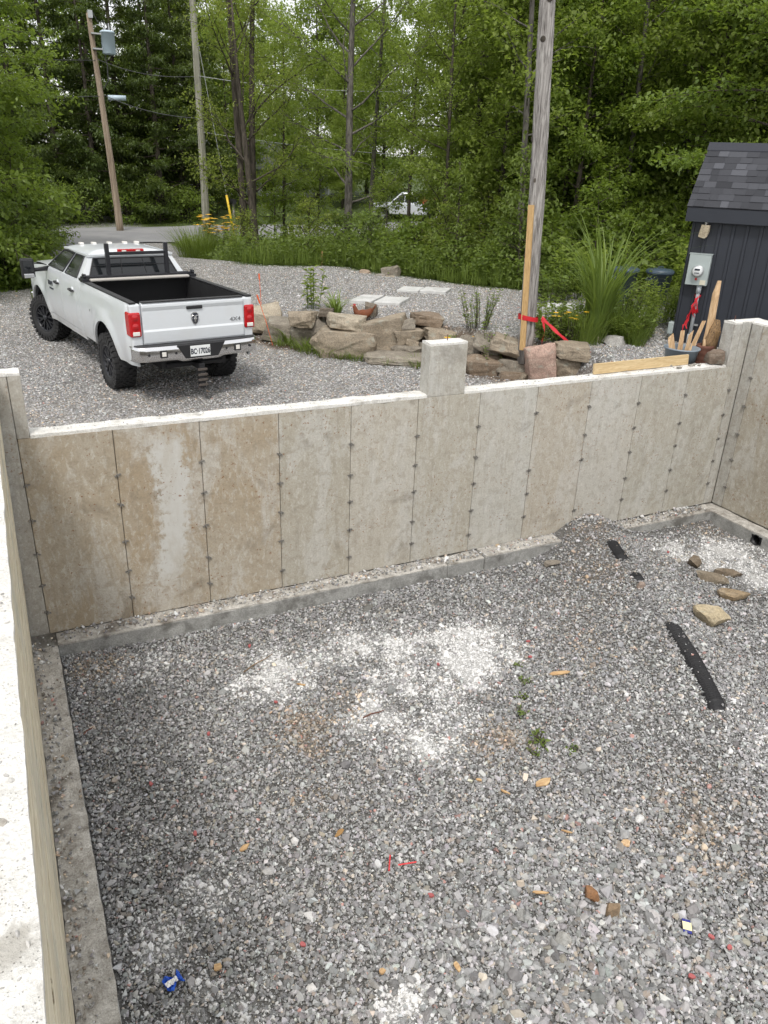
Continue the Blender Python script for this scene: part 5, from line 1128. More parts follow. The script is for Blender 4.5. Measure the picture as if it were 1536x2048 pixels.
for x in (-4.2, -1.6, 1.2, 4.0): o = MB(); o.box(x-.7, x+.7, -.04, .02, .9, 2.1); wi = o.build('window', M['white'], hs); o = MB(); o.box(x-.6, x+.6, -.05, -.03, 1.0, 2.0); o.build('pane', M['glass'], wi)
mbx = thing('mailbox', 'small dark mailbox on a post across the road', 'mailbox', (13.3, 39.6, 1.45)); o = MB(); o.box(-.05, .05, -.05, .05, 0, 1.1); o.build('post', M['polewood'], mbx); o = MB(); o.prism([(-.12, 1.1), (.12, 1.1), (.12, 1.25), (.06, 1.34), (-.06, 1.34), (-.12, 1.25)], -.28, .28); o.build('box', M['black'], mbx)
# ------------------------------------------------------------------ things lying in the pit
def on_pit(x, y, dz=0): return (x, y, float(pit_z(x, y))+dz)
pp = thing('drain_pipe', 'black ribbed drain pipe lying half buried in the pit gravel', 'pipe', on_pit(6.31, -3.45))
mb = MB(); pts = []; rad = []; tt = np.linspace(.95, 6.2, 420)
for t_ in tt:
    i_ = min(int(t_), len(RIDGE)-2); f_ = t_-i_; q = RIDGE[i_]*(1-f_)+RIDGE[i_+1]*f_
    ex_ = max(float(sstep(1.02, 1.12, t_)*sstep(2.04, 1.95, t_)), float(sstep(2.78, 2.86, t_)*sstep(3.12, 3.04, t_))*.8, float(sstep(3.88, 4.05, t_)*sstep(6.12, 5.95, t_)))
    z = float(pit_z(*q)) - .045 - .12*(1-ex_); pts.append(Vector((q[0]-6.31, q[1]+3.45, z-on_pit(6.31, -3.45)[2]))); rad.append(.100+.006*(1 if int(len(pts)/2) % 2 else -1))
mb.tube(pts, rad, 16); mb.build('ribbed_tube', plain('black_geotextile', (.014, .014, .016), .7, 0, .35, 14, .4), pp)
CREAM = (.60, .50, .33)
for k, (x, y, w, d, h, col, lab, rz) in enumerate(((7.37, -2.70, .46, .30, .22, CREAM, 'cream coloured block of stone lying beside the drain pipe', -.5), (8.52, -1.33, .24, .20, .17, (.22, .17, .12), 'round brown stone in the white gravel near the corner', 0), (8.42, -1.76, .46, .16, .12, (.27, .22, .16), 'long brown stone, middle one of three near the corner', -.9), (8.78, -1.72, .40, .13, .11, (.22, .17, .12), 'thin brown stone nearest the drain opening', -.6), (8.32, -2.22, .44, .26, .13, (.38, .28, .17), 'flat ochre brown stone closest to the cream block', -.5),
    (3.20, -2.22, .16, .09, .08, (.33, .34, .34), 'grey block lying in the middle of the white dust', .6), (3.55, -5.30, .14, .12, .085, (.30, .21, .13), 'tan brown stone, larger of the pair in front', 0), (3.50, -5.14, .10, .14, .08, (.33, .16, .07), 'orange brown stone, smaller of the pair in front', .3), (3.66, -.60, .20, .10, .06, (.20, .20, .19), 'dark flat stone close to the footing', .4), (6.55, -.60, .26, .16, .08, (.33, .29, .24), 'tan flat stone on the slope of the gravel heap', .2),
    (1.52, -4.20, .075, .10, .05, (.50, .50, .49), 'pale grey chip of stone standing alone before the red straws', .2), (2.65, -4.95, .13, .09, .06, (.42, .43, .43), 'square pale flagstone bit in the coarse stones', .7), (2.50, -4.85, .09, .08, .05, (.22, .22, .23), 'dark grey lump among the coarse stones', 0), (3.05, -5.35, .12, .11, .07, (.45, .45, .43), 'pale block, largest among the coarse stones', .3), (2.9, -5.05, .12, .08, .06, (.34, .34, .33), 'mid grey block beside the pale one', 1.1), (1.94, -4.0, .06, .08, .04, (.52, .50, .44), 'cream chip below the brown leaf', .2), (6.98, -1.86, .13, .10, .07, (.40, .31, .26), 'pinkish stone at the second stretch of pipe', 0))):
    rock('stone', 700+k, x, y, on_pit(x, y)[2]-.012, w, d, h, col, lab, 'stone', None, rz, sub=3, rough=.04)
M['blue'] = plain('blue_plastic', (.02, .10, .55), .3, 0, .2); M['navy'] = plain('navy_print', (.025, .03, .22), .4); M['cream'] = plain('cream_print', (.80, .74, .42), .5); M['redp'] = plain('red_plastic', (.60, .035, .04), .35); M['pink'] = plain('pink_scrap', (.38, .10, .10), .6, 0, .3); M['chipw'] = m_wood('fresh_wood', (.58, .42, .23), (.40, .24, .12)); M['deadleaf'] = plain('dead_leaf', (.30, .17, .06), .7, 0, .3)
wr = thing('wrapper', 'crumpled blue and white wrapper on the gravel near the wall footing', 'wrapper', on_pit(.42, -4.50, .03), .3); o = MB(); o.grid(lambda u, v: ((u-.5)*.12, (v-.5)*.085*(1+.5*math.sin(u*7)), .03*mnoise.noise(Vector((u*5, v*5, 2)))+.018*mnoise.noise(Vector((u*11, v*9, 5)))+.01), 12, 8); o.build('film', M['blue'], wr); o = MB(); o.grid(lambda u, v: ((u-.5)*.085-.015, (v-.5)*.04-.01, .02*mnoise.noise(Vector((u*5, v*5, 2)))+.024+.012*mnoise.noise(Vector((u*11, v*9, 5)))), 10, 4); o.build('band', M['white'], wr)
cd_ = thing('packet', 'small blue packet with cream label on the gravel', 'packet', on_pit(3.99, -5.64, .025), .9); o = MB(); o.box(-.055, .055, -.032, .032, 0, .012); o.build('sleeve', M['navy'], cd_, rot=(.1, -.08, 0), bev=.003); o = MB(); o.box(-.035, .03, -.033, .033, .0125, .0145); o.build('label', M['cream'], cd_, rot=(.1, -.08, 0))
for x, y, a, lab in ((2.20, -4.22, 1.05, 'red plastic straw pointing away from the camera'), (2.33, -4.28, -.25, 'red plastic straw lying crosswise')): o = MB(); o.tube([(-.075, 0, 0), (.075, 0, .004)], .0065, 6); q = o.build('straw', M['redp'], None, loc=on_pit(x, y, .022), rot=(0, 0, a)); setp(q, lab, 'straw', 'red straws on the gravel', 'thing')
def flake(x, y, w, d, a, m, name, lab, cat, grp=None, h=.016):
    o = MB(); n = 9; rg = random.Random(int(x*1000+y*77)); P = [(w/2*math.cos(2*math.pi*k/n)*rg.uniform(.7, 1.15), d/2*math.sin(2*math.pi*k/n)*rg.uniform(.7, 1.15)) for k in range(n)]
    o.add([(p[0], p[1], h*.3+.5*abs(p[0])*.2) for p in P] + [(p[0]*.95, p[1]*.95, h+.5*abs(p[0])*.2) for p in P], [tuple(range(n-1, -1, -1)), tuple(range(n, 2*n))] + [(k, (k+1) % n, n+(k+1) % n, n+k) for k in range(n)])
    q = o.build(name, m, None, loc=on_pit(x, y, .014), rot=(rnd.uniform(-.15, .15), rnd.uniform(-.15, .15), a)); setp(q, lab, cat, grp, 'thing')
for x, y, w, d, a, lab in ((3.88, -3.99, .20, .09, .1, 'broad torn flake of yellow wood, the largest one'), (3.36, -3.72, .07, .03, -.6, 'small yellow chip above the broad wood flake'), (3.49, -3.95, .10, .025, -.9, 'narrow yellow sliver beside the broad wood flake'), (3.72, -4.55, .09, .02, -.8, 'thin yellow sliver between the flake and the brown stones'), (5.07, -2.68, .28, .06, -.4, 'pale tan flake of bark near the weeds'), (2.25, -5.2, .05, .09, 0, 'yellow chip in the coarse stones at the front'), (.72, -4.52, .07, .06, 0, 'tan chip beside the blue wrapper'), (2.35, -1.75, .11, .02, -.5, 'yellow sliver on the edge of the white dust'), (1.75, -5.02, .06, .05, .4, 'small tan chip in front of the straws'), (1.18, -3.60, .10, .05, .4, 'brownish chip far from the others on the grey gravel'), (4.10, -4.85, .10, .08, 0, 'crumbly tan clod on the gravel'), (3.15, -4.95, .13, .025, -.5, 'long yellow splinter at the brown stones')):
    flake(x, y, w, d, a, M['chipw'] if lab[-8:] != 'e gravel' else M['split'], 'wood_chip', lab, 'wood chip', 'wood chips on the gravel')
flake(1.95, -3.77, .11, .05, .5, M['deadleaf'], 'dead_leaf', 'brown dry leaf on the dark gravel', 'leaf', None, .006)
for x, y, lab in ((2.36, -4.62, 'dark red scrap below the straws'), (3.72, -5.95, 'pink scrap at the lower edge by the packet'), (4.1, -5.78, 'pink pebble like scrap beside the packet'), (4.15, -5.9, 'dark red scrap beside the packet'), (1.32, -4.6, 'pink scrap between the wrapper and the straws'), (2.05, -.85, 'red scrap by the footing'), (1.25, -2.15, 'red scrap on the dark gravel'), (2.0, -1.95, 'red scrap beside the white dust'), (3.9, -2.0, 'red scrap in the white dust'), (4.95, -2.3, 'red scrap near the first weed'), (8.42, -.92, 'orange red scrap in the white gravel near the corner'), (.62, -2.6, 'red scrap close to the footing ledge'), (.85, -3.3, 'red scrap on the coarse grey gravel'), (5.1, -2.05, 'pink scrap behind the first weed')):
    flake(x, y, .055, .035, rnd.random()*3, M['pink'], 'plastic_scrap', lab, 'scrap', 'red scraps on the gravel', .02)
for x, y, L, a, lab, r_ in ((2.87, -2.50, .26, .05, 'straight reddish brown stick in the white dust', .008), (2.05, -1.20, .45, .45, 'thin bent twig near the footing', .006), (.2, -1.9, .12, .6, 'short grey stick on the footing ledge', .008)):
    o = MB(); o.tube([(-L/2, 0, 0), (-L*.1, .012, .006), (L*.2, -.006, .01), (L/2, .01, .004)], [r_, r_, r_*.8, r_*.4], 6); q = o.build('stick', M['rot'] if r_ < .007 else M['rust'], None, loc=on_pit(x, y, .025) if x > .25 else (x, y, .03), rot=(0, 0, a)); setp(q, lab, 'stick', None, 'thing')
# chips of concrete lying on the near wall
for k, (x, y, s_) in enumerate(((-.30, -5.35, .10), (-.26, -5.25, .07), (-.29, -5.05, .09), (-.24, -4.85, .06), (-.30, -4.6, .07), (-.33, -5.6, .06), (-.25, -5.75, .07), (-.22, -4.3, .05), (-.33, -6.3, .05), (-.20, -6.0, .035))):
    rock('concrete_chip', 900+k, x, y, 2.968, s_*1.3, s_, s_*.28, (.50, .47, .42), 'flat chip of concrete lying on the white top of the near wall', 'chip', 'concrete chips on the near wall', rz=k*1.3, sub=2)
# ------------------------------------------------------------------ trees
M['leaf_maple'] = m_leaf('maple_leaf', (.045, .088, .018), (.20, .275, .055), .45)
M['leaf_light'] = m_leaf('light_leaf', (.072, .12, .022), (.28, .345, .085), .48)
M['leaf_ash'] = m_leaf('ash_leaf', (.08, .115, .022), (.30, .34, .085), .45)
M['leaf_cedar'] = m_leaf('cedar_spray', (.016, .034, .009), (.065, .10, .022), .2)
M['leaf_bush'] = m_leaf('bush_leaf', (.045, .088, .022), (.20, .265, .075), .40)
M['blade'] = m_leaf('grass_blade', (.045, .085, .015), (.19, .26, .06), .30)
M['petal'] = plain('yellow_petal', (.80, .46, .015), .6)
def leaf_arrays(P, D, U, s, asp=.62, fold=.10):
    D = D/np.linalg.norm(D, axis=1, keepdims=True); S = np.cross(D, U); S /= np.linalg.norm(S, axis=1, keepdims=True)+1e-9; N = np.cross(S, D)
    s = s[:, None]; h = asp*.5
    V = np.stack([P, P+D*s*.45+S*s*h+N*s*fold, P+D*s-N*s*fold*.8, P+D*s*.45-S*s*h+N*s*fold], 1).reshape(-1, 3)
    return V, np.arange(len(P)*4).reshape(-1, 4)
def leaf_mesh(name, P, D, U, s, v, m, asp=.62, fold=.10):
    V, Q = leaf_arrays(P, D, U, s, asp, fold); return fast_mesh(name, V, Q, m, {'v': ('FLOAT', 'FACE', np.clip(v, 0, 1))}, False)
def poly(r, a, d0, L, n, bend, wig):
    """a limb that starts in direction d0 and bends towards the vector bend"""
    p = np.array(a, float); d = np.array(d0, float); d /= np.linalg.norm(d); out = [p.copy()]
    for k in range(n):
        d = d + np.array(bend)/n + r.normal(0, wig, 3); d /= np.linalg.norm(d); p = p + d*L/n; out.append(p.copy())
    return out
def gen_tree(seed, H=9, r0=.14, clear=.2, nl=26, L=2.6, up=.5, bend=(0, 0, .2), subn=6, nleaf=12000, ls=.11, prof='round', lean=(0, 0), spread=.22, vflat=.5, droop=.25, trunks=1, leafm='leaf_maple', barkm='bark', asp=.62, fine=True):
    r = np.random.RandomState(seed); wood = MB(); segs = []
    for tk in range(trunks):
        off = np.array([0, 0, 0.]) if trunks == 1 else np.append(r.normal(0, .22, 2), 0); ln = np.array(lean) + (r.normal(0, .035, 2)*H if trunks > 1 else 0)
        Hk = H*(1 if tk == 0 else r.uniform(.7, .95)); n = 12; T = []
        for k in range(n+1):
            f_ = k/n; T.append(off + np.array([ln[0]*f_**1.3+.10*math.sin(3*f_+seed)*f_, ln[1]*f_**1.3+.10*math.cos(4*f_+seed)*f_, Hk*f_ - (.2 if k == 0 else 0)]))
        rr = [r0*(1.35 if k == 0 else 1)*(1-.86*k/n)**.8 for k in range(n+1)]; wood.tube(T, rr, 10); T = np.array(T)
        nk = nl if trunks == 1 else nl//trunks; az = r.rand()*6.28
        for q in range(nk):
            t = clear + (.985-clear)*((q+r.rand()*.8)/nk); az += 2.4 + r.normal(0, .35); i_ = min(int(t*n), n-1); b0 = T[i_]*(1-(t*n-i_))+T[i_+1]*(t*n-i_)
            pr = {'round': (math.sin(math.pi*(.20+.78*(t-clear)/(1-clear))))**.7, 'cone': (1-t)**.8+.10, 'column': .75+.25*math.sin(6*t)}[prof]
            Lk = L*pr*r.uniform(.75, 1.2); el = up*(.5+t) + r.normal(0, .12)
            d0 = (math.cos(az)*math.cos(el), math.sin(az)*math.cos(el), math.sin(el)); lr = max(.010, r0*.34*(1-t*.75)*(.6+.4*pr))
            pl = poly(r, b0, d0, Lk, 6, bend, .10); wood.tube(pl, [lr*(1-.85*k/6)+.003 for k in range(7)], 5, False)
            pl = np.array(pl); dirl = pl[-1]-pl[0]
            for w_ in range(subn):
                u = .25+.75*(w_+r.rand())/subn; i_ = min(int(u*6), 5); s0 = pl[i_]*(1-(u*6-i_))+pl[i_+1]*(u*6-i_); dd = pl[i_+1]-pl[i_]; dd /= np.linalg.norm(dd)
                sd = np.cross(dd, (0, 0, 1)); sd /= np.linalg.norm(sd)+1e-6; sg = 1 if w_ % 2 else -1
                d1 = dd*.7 + sd*sg*r.uniform(.4, 1.0) + np.array([0, 0, r.normal(.05, .2)]); l1 = Lk*r.uniform(.22, .5)*(1.1-.5*u)+.15
                p2 = poly(r, s0, d1, l1, 3, (0, 0, -.1), .12)
                if fine: wood.tube(p2, [lr*.4, lr*.3, lr*.2, .003], 4, False)
                segs.append((p2[0], p2[1], p2[3], l1))
            segs.append((pl[4], pl[5], pl[6], Lk*.4))
    S = np.array([(a, b_, c) for a, b_, c, _ in segs]); W = np.array([l for *_, l in segs])+.15; W /= W.sum()
    idx = r.choice(len(segs), nleaf, p=W); t = r.rand(nleaf)**.75; t2 = t[:, None]
    P = np.where(t2 < .5, S[idx, 0]*(1-2*t2)+S[idx, 1]*2*t2, S[idx, 1]*(2-2*t2)+S[idx, 2]*(2*t2-1))
    G = r.normal(0, 1, (nleaf, 3))*np.array([spread, spread, spread*vflat]); P = P+G
    ax = S[idx, 2]-S[idx, 0]; ax /= np.linalg.norm(ax, axis=1, keepdims=True)+1e-6
    D = ax*.6 + r.normal(0, .6, (nleaf, 3)) + np.array([0, 0, -droop]); U = np.array([0, 0, 1.]) + r.normal(0, .38, (nleaf, 3))
    cl = r.rand(len(segs)); hgt = (P[:, 2]-P[:, 2].min())/np.ptp(P[:, 2])
    v = .16+.42*cl[idx]+.30*r.rand(nleaf)+.10*hgt
    me = leaf_mesh('crown', P, D, U, ls*np.exp(r.normal(0, .22, nleaf)), v, M[leafm], asp)
    wm = wood.mesh('trunk', M[barkm], True)
    return wm, me
PROTO = {}
def proto(key, **kw): PROTO[key] = gen_tree(**kw)
proto('mapleA', seed=1, H=10.5, r0=.15, clear=.08, nl=36, L=3.3, up=.30, bend=(0, 0, -.25), subn=7, nleaf=20000, ls=.135, spread=.24, vflat=.32)
proto('mapleB', seed=2, H=11, r0=.17, clear=.10, nl=34, L=3.5, up=.35, bend=(0, 0, -.2), subn=7, nleaf=20000, ls=.13, spread=.25, vflat=.35)
proto('mapleC', seed=3, H=12, r0=.14, clear=.16, nl=30, L=2.7, up=.42, bend=(0, 0, -.15), subn=6, nleaf=14000, ls=.125, spread=.26, vflat=.35, leafm='leaf_light')
proto('ashA', seed=4, H=11, r0=.15, clear=.22, nl=26, L=2.6, up=.62, bend=(0, 0, .45), subn=7, nleaf=9000, ls=.105, spread=.24, vflat=.7, trunks=3, leafm='leaf_ash', asp=.40)
proto('ashB', seed=15, H=12, r0=.16, clear=.17, nl=24, L=3.4, up=.55, bend=(0, 0, .35), subn=8, nleaf=12500, ls=.11, spread=.24, vflat=.6, leafm='leaf_light', asp=.42, barkm='barkgrey')
proto('ashC', seed=6, H=11, r0=.09, clear=.16, nl=24, L=2.2, up=.5, bend=(0, 0, .2), subn=6, nleaf=8000, ls=.11, spread=.26, vflat=.6, leafm='leaf_light')
proto('cedarA', seed=7, H=13.5, r0=.20, clear=.05, nl=60, L=2.7, up=-.05, bend=(0, 0, .30), subn=6, nleaf=22000, ls=.16, prof='cone', spread=.16, vflat=.5, leafm='leaf_cedar', asp=.38, droop=.6, fine=False)
proto('cedarB', seed=8, H=12, r0=.18, clear=.10, nl=52, L=2.2, up=.0, bend=(0, 0, -.1), subn=6, nleaf=18000, ls=.17, prof='column', spread=.18, vflat=.6, leafm='leaf_cedar', asp=.40, droop=.5, fine=False)
proto('backA', seed=9, H=14, r0=.16, clear=.07, nl=44, L=3.2, up=.4, bend=(0, 0, .1), subn=6, nleaf=18000, ls=.19, spread=.34, vflat=.6, leafm='leaf_light', fine=False)
proto('backB', seed=10, H=13, r0=.15, clear=.05, nl=44, L=3.0, up=.35, bend=(0, 0, 0), subn=6, nleaf=18000, ls=.19, spread=.34, vflat=.6, leafm='leaf_maple', fine=False)
proto('thin', seed=12, H=12, r0=.10, clear=.30, nl=20, L=1.9, up=.5, bend=(0, 0, .2), subn=5, nleaf=4500, ls=.12, spread=.26, vflat=.5, leafm='leaf_light', barkm='barkgrey', lean=(.5, .2))
proto('sapA', seed=13, H=3.4, r0=.03, clear=.12, nl=18, L=.95, up=.5, bend=(0, 0, .1), subn=4, nleaf=1700, ls=.10, spread=.13, vflat=.5, leafm='leaf_light')
proto('sapB', seed=14, H=2.8, r0=.025, clear=.08, nl=18, L=.9, up=.3, bend=(0, 0, 0), subn=4, nleaf=1800, ls=.11, spread=.14, vflat=.4, leafm='leaf_maple')
proto('cedarS', seed=16, H=3.2, r0=.04, clear=.04, nl=40, L=.85, up=.15, bend=(0, 0, .2), subn=4, nleaf=3200, ls=.10, prof='cone', spread=.09, vflat=.6, leafm='leaf_bush', asp=.35, fine=False)
proto('bushA', seed=17, H=1.3, r0=.02, clear=.02, nl=22, L=.75, up=.6, bend=(0, 0, .2), subn=4, nleaf=1700, ls=.085, spread=.11, vflat=.7, leafm='leaf_bush')
proto('bushB', seed=18, H=1.0, r0=.02, clear=.02, nl=24, L=.8, up=.5, bend=(0, 0, -.1), subn=4, nleaf=1900, ls=.095, spread=.12, vflat=.6, leafm='leaf_maple')
proto('bushC', seed=19, H=1.6, r0=.02, clear=.02, nl=22, L=.7, up=.8, bend=(0, 0, .3), subn=4, nleaf=1500, ls=.08, spread=.10, vflat=.8, leafm='leaf_ash', asp=.4)
def plant(key, x, y, s=1, rz=0, label='', cat='tree', name='tree', group=None, sz=1.0, dz=0, tilt=(0, 0)):
    t = thing(name, label, cat, (x, y, float(ground_z(x, y))-.03+dz), 0, group); t.rotation_euler = (tilt[0], tilt[1], rz); t.scale = (s, s, s*sz)
    link_mesh('trunk' if cat == 'tree' else 'stems', PROTO[key][0], None, t); link_mesh('crown' if cat == 'tree' else 'foliage', PROTO[key][1], None, t); return t
# trees one can single out
plant('mapleA', -1.3, 15.2, .95, .4, 'broad maple whose branches reach in over the drive nearest the camera', name='maple_tree')
plant('mapleB', -.9, 19.6, 1.0, 2.1, 'broad maple second along the drive, behind the nearest one', name='maple_tree')
plant('mapleA', -.2, 24.6, 1.0, 4.0, 'maple overhanging the road end of the drive', name='maple_tree')
plant('mapleB', -3.2, 24, 1.05, 1.0, 'maple set back from the drive behind the others', name='maple_tree')
plant('ashA', 8.28, 19.7, 1.0, 1.2, 'clump of dark trunks with thin yellow green crown beside the yellow guy guard', name='ash_tree')
plant('ashB', 11.5, 18.3, 1.0, 4.2, 'straight dark trunked tree with spreading bare lower branches at the mound', name='ash_tree')
plant('ashC', 18.4, 27.0, 1.05, .3, 'slim dark trunk standing before the far silver pickup', name='ash_tree')
plant('thin', 13.6, 10.9, 1.05, 2.0, 'slim trunk just behind the weathered pole', name='slender_tree')
plant('mapleC', 19.15, 13.8, 1.1, 1.0, 'leaning grey trunked maple between the pole and the shed', name='maple_tree', tilt=(.0, .08))
plant('mapleB', 22.0, 16.2, 1.0, 5.0, 'dark trunked maple behind the leaning one', name='maple_tree')
plant('mapleC', 18.9, 9.9, 1.0, 3.3, 'mottled trunk maple beside the shed roof', name='maple_tree')
plant('mapleA', 21.5, 10.2, 1.0, 2.6, 'maple rising behind the shed roof', name='maple_tree')
plant('cedarS', 12.7, 9.6, 1.1, .2, 'yellow green young cedar at the mound edge beside the pole', name='cedar_tree')
plant('cedarS', 11.9, 11.6, 1.0, 2.2, 'young cedar behind the grey wedge stone', name='cedar_tree')
plant('sapA', 12.4, 23.6, 1.2, .5, 'leafy sapling before the road left of the straight trunk', name='sapling')
plant('sapA', 14.6, 22.6, .75, 2.5, 'leafy sapling before the hood of the far pickup', sz=.8, name='sapling')
plant('sapB', 9.9, 21.8, 1.1, 1.5, 'low sapling between the trunk clump and the road', name='sapling')
G1 = 'dark conifers across the road'
for k, (x, y, s) in enumerate(((4.0, 41.5, 1.0), (5.8, 40.6, .95), (7.6, 42.0, 1.05), (9.4, 41.0, .95), (11.0, 42.4, 1.05), (2.2, 42.5, 1.0), (6.8, 46, 1.15), (10.2, 47, 1.15), (13.0, 47.5, 1.1), (3.4, 47, 1.1), (12.4, 43.4, .8), (0.4, 43, 1.0))):
    plant('cedarA' if k % 3 != 1 else 'cedarB', x, y, s, k*1.7, ('dark drooping conifer', 'dense column shaped conifer')[k % 3 == 1] + (' at the front of the row across the road', ' deep in the row across the road')[6 <= k < 10], name='conifer_tree', group=G1)
G2 = 'leafy trees filling the wood beyond the mound'
for k, (key, x, y, s) in enumerate((('thin', 13.4, 20.6, 1.0), ('mapleC', 16.2, 19.4, .95), ('ashC', 21.0, 22.4, 1.1), ('mapleC', 15.0, 15.8, .9), ('ashC', 13.0, 14.2, .8), ('mapleC', 19.6, 20.5, 1.05), ('backA', 21.5, 25, .85), ('ashC', 16.6, 13.0, .95), ('mapleB', 24.7, 13.6, 1.0), ('backB', 24.5, 18.4, .9), ('mapleC', 26.5, 22, 1.05), ('backA', 28, 26, .9), ('mapleA', 27.5, 16, 1.05), ('backB', 31, 21, .9), ('thin', 20.4, 12.0, 1.1), ('thin', 17.5, 11.2, 1.0), ('thin', 22.8, 14.2, 1.15), ('thin', 15.2, 17.8, 1.0), ('mapleB', 18.4, 6.6, .9), ('mapleC', 23.5, 9.0, 1.0), ('ashC', 21.0, 6.5, 1.0), ('thin', 24.0, 11.5, 1.1), ('ashC', 10.6, 22.6, .72), ('backB', 33, 27, 1.0), ('backA', 34.5, 22, 1.0), ('backB', 30, 12.5, .95), ('backA', 14.6, 13.6, .60), ('backB', 16.0, 11.6, .62), ('backA', 17.4, 15.2, .70), ('backB', 20.6, 18.4, .8), ('backA', 18.2, 9.0, .66), ('backA', 22.8, 21.5, .8), ('backA', 20.2, 8.6, .7))):
    plant(key, x, y, s, k*2.3, {'ashC': 'light leaved slender tree in the wood beyond the mound', 'mapleC': 'pale green maple in the wood beyond the mound', 'backA': 'tall light green tree deep in the wood', 'backB': 'tall darker tree deep in the wood', 'mapleA': 'broad dark green maple deep in the wood', 'mapleB': 'broad maple in the wood behind the shed', 'thin': 'slim grey trunk with high sparse leaves in the wood'}[key], name='forest_tree', group=G2)
G3 = 'far trees closing the view beyond the road'
for k, (x, y, s) in enumerate(((16.5, 52, .9), (13.5, 56, 1.0), (28.5, 51, .95), (33, 50, 1.0), (38, 47, 1.0), (43, 43, 1.0), (20, 72, 1.05), (27, 72, 1.1), (14, 68, 1.0), (34, 66, 1.1), (42, 58, 1.1), (50, 50, 1.1), (46, 36, 1.0), (40, 34, .95), (37, 31, .95), (40, 27, .95), (8, 62, 1.2), (1, 58, 1.1), (25.5, 57.5, 1.15), (22.5, 69, 1.3), (29, 60, 1.2), (18.6, 58, 1.0), (20.3, 50.5, .55), (23.2, 46.5, .42), (32.5, 44, .85), (36, 39, .85), (-5, 45, 1), (-7, 33, 1), (46, 30, 1), (24.5, 49.5, .7))):
    plant('backA' if k % 2 else 'backB', x, y, s, k*1.9, 'far leafy tree closing the view beyond the road', name='background_tree', group=G3)
# shrubs
G4 = 'shrubs along the edge of the wood'
for k, (key, x, y, s) in enumerate((('bushA', 10.4, 14.6, 1.1), ('bushB', 11.6, 13.6, 1.3), ('bushC', 12.2, 12.6, 1.2), ('bushA', 13.2, 10.7, 1.2), ('bushB', 12.4, 14.6, 1.4), ('bushC', 9.2, 16.4, 1.2), ('bushA', 10.6, 17.2, 1.2), ('bushC', 13.8, 13.0, 1.5), ('bushB', 14.4, 10.4, 1.5), ('bushA', 14.6, 12.0, 1.7), ('sapB', 14.9, 9.3, 1.0), ('bushB', 15.8, 8.4, 1.5), ('bushA', 13.8, 15.8, 1.5), ('bushC', 13.4, 17.4, .8), ('sapB', 16.2, 10.4, 1.2), ('bushB', 17.0, 7.2, 1.6), ('bushC', 7.6, 18.2, 1.0), ('bushB', 15.6, 14.0, 1.2), ('sapA', 12.0, 16.2, .8), ('bushA', 16.5, 16.5, .9), ('bushB', 18.5, 18, 1.0), ('bushA', 20, 16, 2.0), ('sapB', 18.2, 12.3, 1.3))):
    plant(key, x, y, s, k*1.3, {'bushA': 'bluish green shrub', 'bushB': 'low spreading dark shrub', 'bushC': 'upright yellow green shrub', 'sapA': 'light green sapling', 'sapB': 'dark green sapling'}[key] + ' in the fringe along the edge of the wood', 'shrub', 'shrub', G4)
G5 = 'shrubs under the maples along the drive'
for k, (key, x, y, s) in enumerate((('bushB', .3, 16.2, 1.2), ('bushB', 1.0, 16.6, 1.2), ('bushA', .4, 17.5, 1.4), ('sapB', .9, 19.4, 1.1), ('sapB', 1.4, 22.2, 1.2), ('bushA', 1.9, 24.0, 1.2), ('sapB', .2, 21, 1.3), ('bushB', -.6, 15.6, 1.2), ('sapA', 1.9, 26.4, .8), ('bushB', 1.3, 20.4, 1.0), ('bushA', 1.5, 18.3, .8))):
    plant(key, x, y, s, k*1.1, 'shrub under the maples along the drive', 'shrub', 'shrub', G5)
for k, (key, x, y, s) in enumerate((('bushB', 3.2, 38.6, 1.6), ('bushA', 5.0, 38.9, 1.5), ('bushB', 7.2, 39.3, 1.5), ('bushA', 9.0, 39.6, 1.6), ('bushB', 10.8, 40.2, 1.5), ('bushA', 1.0, 38.4, 1.8))):
    plant(key, x, y, s, k*1.1, 'dark bush at the far roadside under the conifers', 'shrub', 'shrub', 'bushes at the far roadside')
# ------------------------------------------------------------------ grasses and small plants
def blades(seed, n, h, rad, arch, w, m, lean0=.12, seg=5, vlo=.1, vhi=.9):
    r = np.random.RandomState(seed); V = []; Q = []; vv = []
    for k in range(n):
        a = r.rand()*6.283; b0 = np.array([math.cos(a), math.sin(a), 0])*rad*r.rand()**.5; ha = h*r.uniform(.55, 1.1); az = a + r.normal(0, .6); out = np.array([math.cos(az), math.sin(az), 0]); sd = np.array([-out[1], out[0], 0])
        le = lean0*r.uniform(.3, 2); ar = arch*r.uniform(.3, 1.3); k0 = len(V); ww = w*r.uniform(.6, 1.3); tw = r.normal(0, .5)
        sd = sd*math.cos(tw)+out*math.sin(tw)*.6
        for q in range(seg+1):
            t = q/seg; p = b0 + out*(le*t+ar*t**2.6)*ha + np.array([0, 0, ha*(t - .42*ar*t**3.2)]); wd = ww*(1-t**2.2)*.5+.0006
            V += [p-sd*wd, p+sd*wd]
        Q += [(k0+2*q, k0+2*q+1, k0+2*q+3, k0+2*q+2) for q in range(seg)]; c = r.uniform(vlo, vhi); vv += [c+.1*q/seg for q in range(seg)]
    return fast_mesh('blades', V, Q, M[m], {'v': ('FLOAT', 'FACE', np.clip(vv, 0, 1))}, True)
def tuft(name, label, cat, x, y, me, s=1, rz=0, group=None, dz=0, part='leaves', z=None):
    t = thing(name, label, cat, (x, y, (float(ground_z(x, y)) if z is None else z)-.02+dz), rz, group); t.scale = (s, s, s); link_mesh(part, me, None, t); return t
tall = blades(1, 150, 2.15, .16, .55, .034, 'blade', .03, 9, .3, 1)
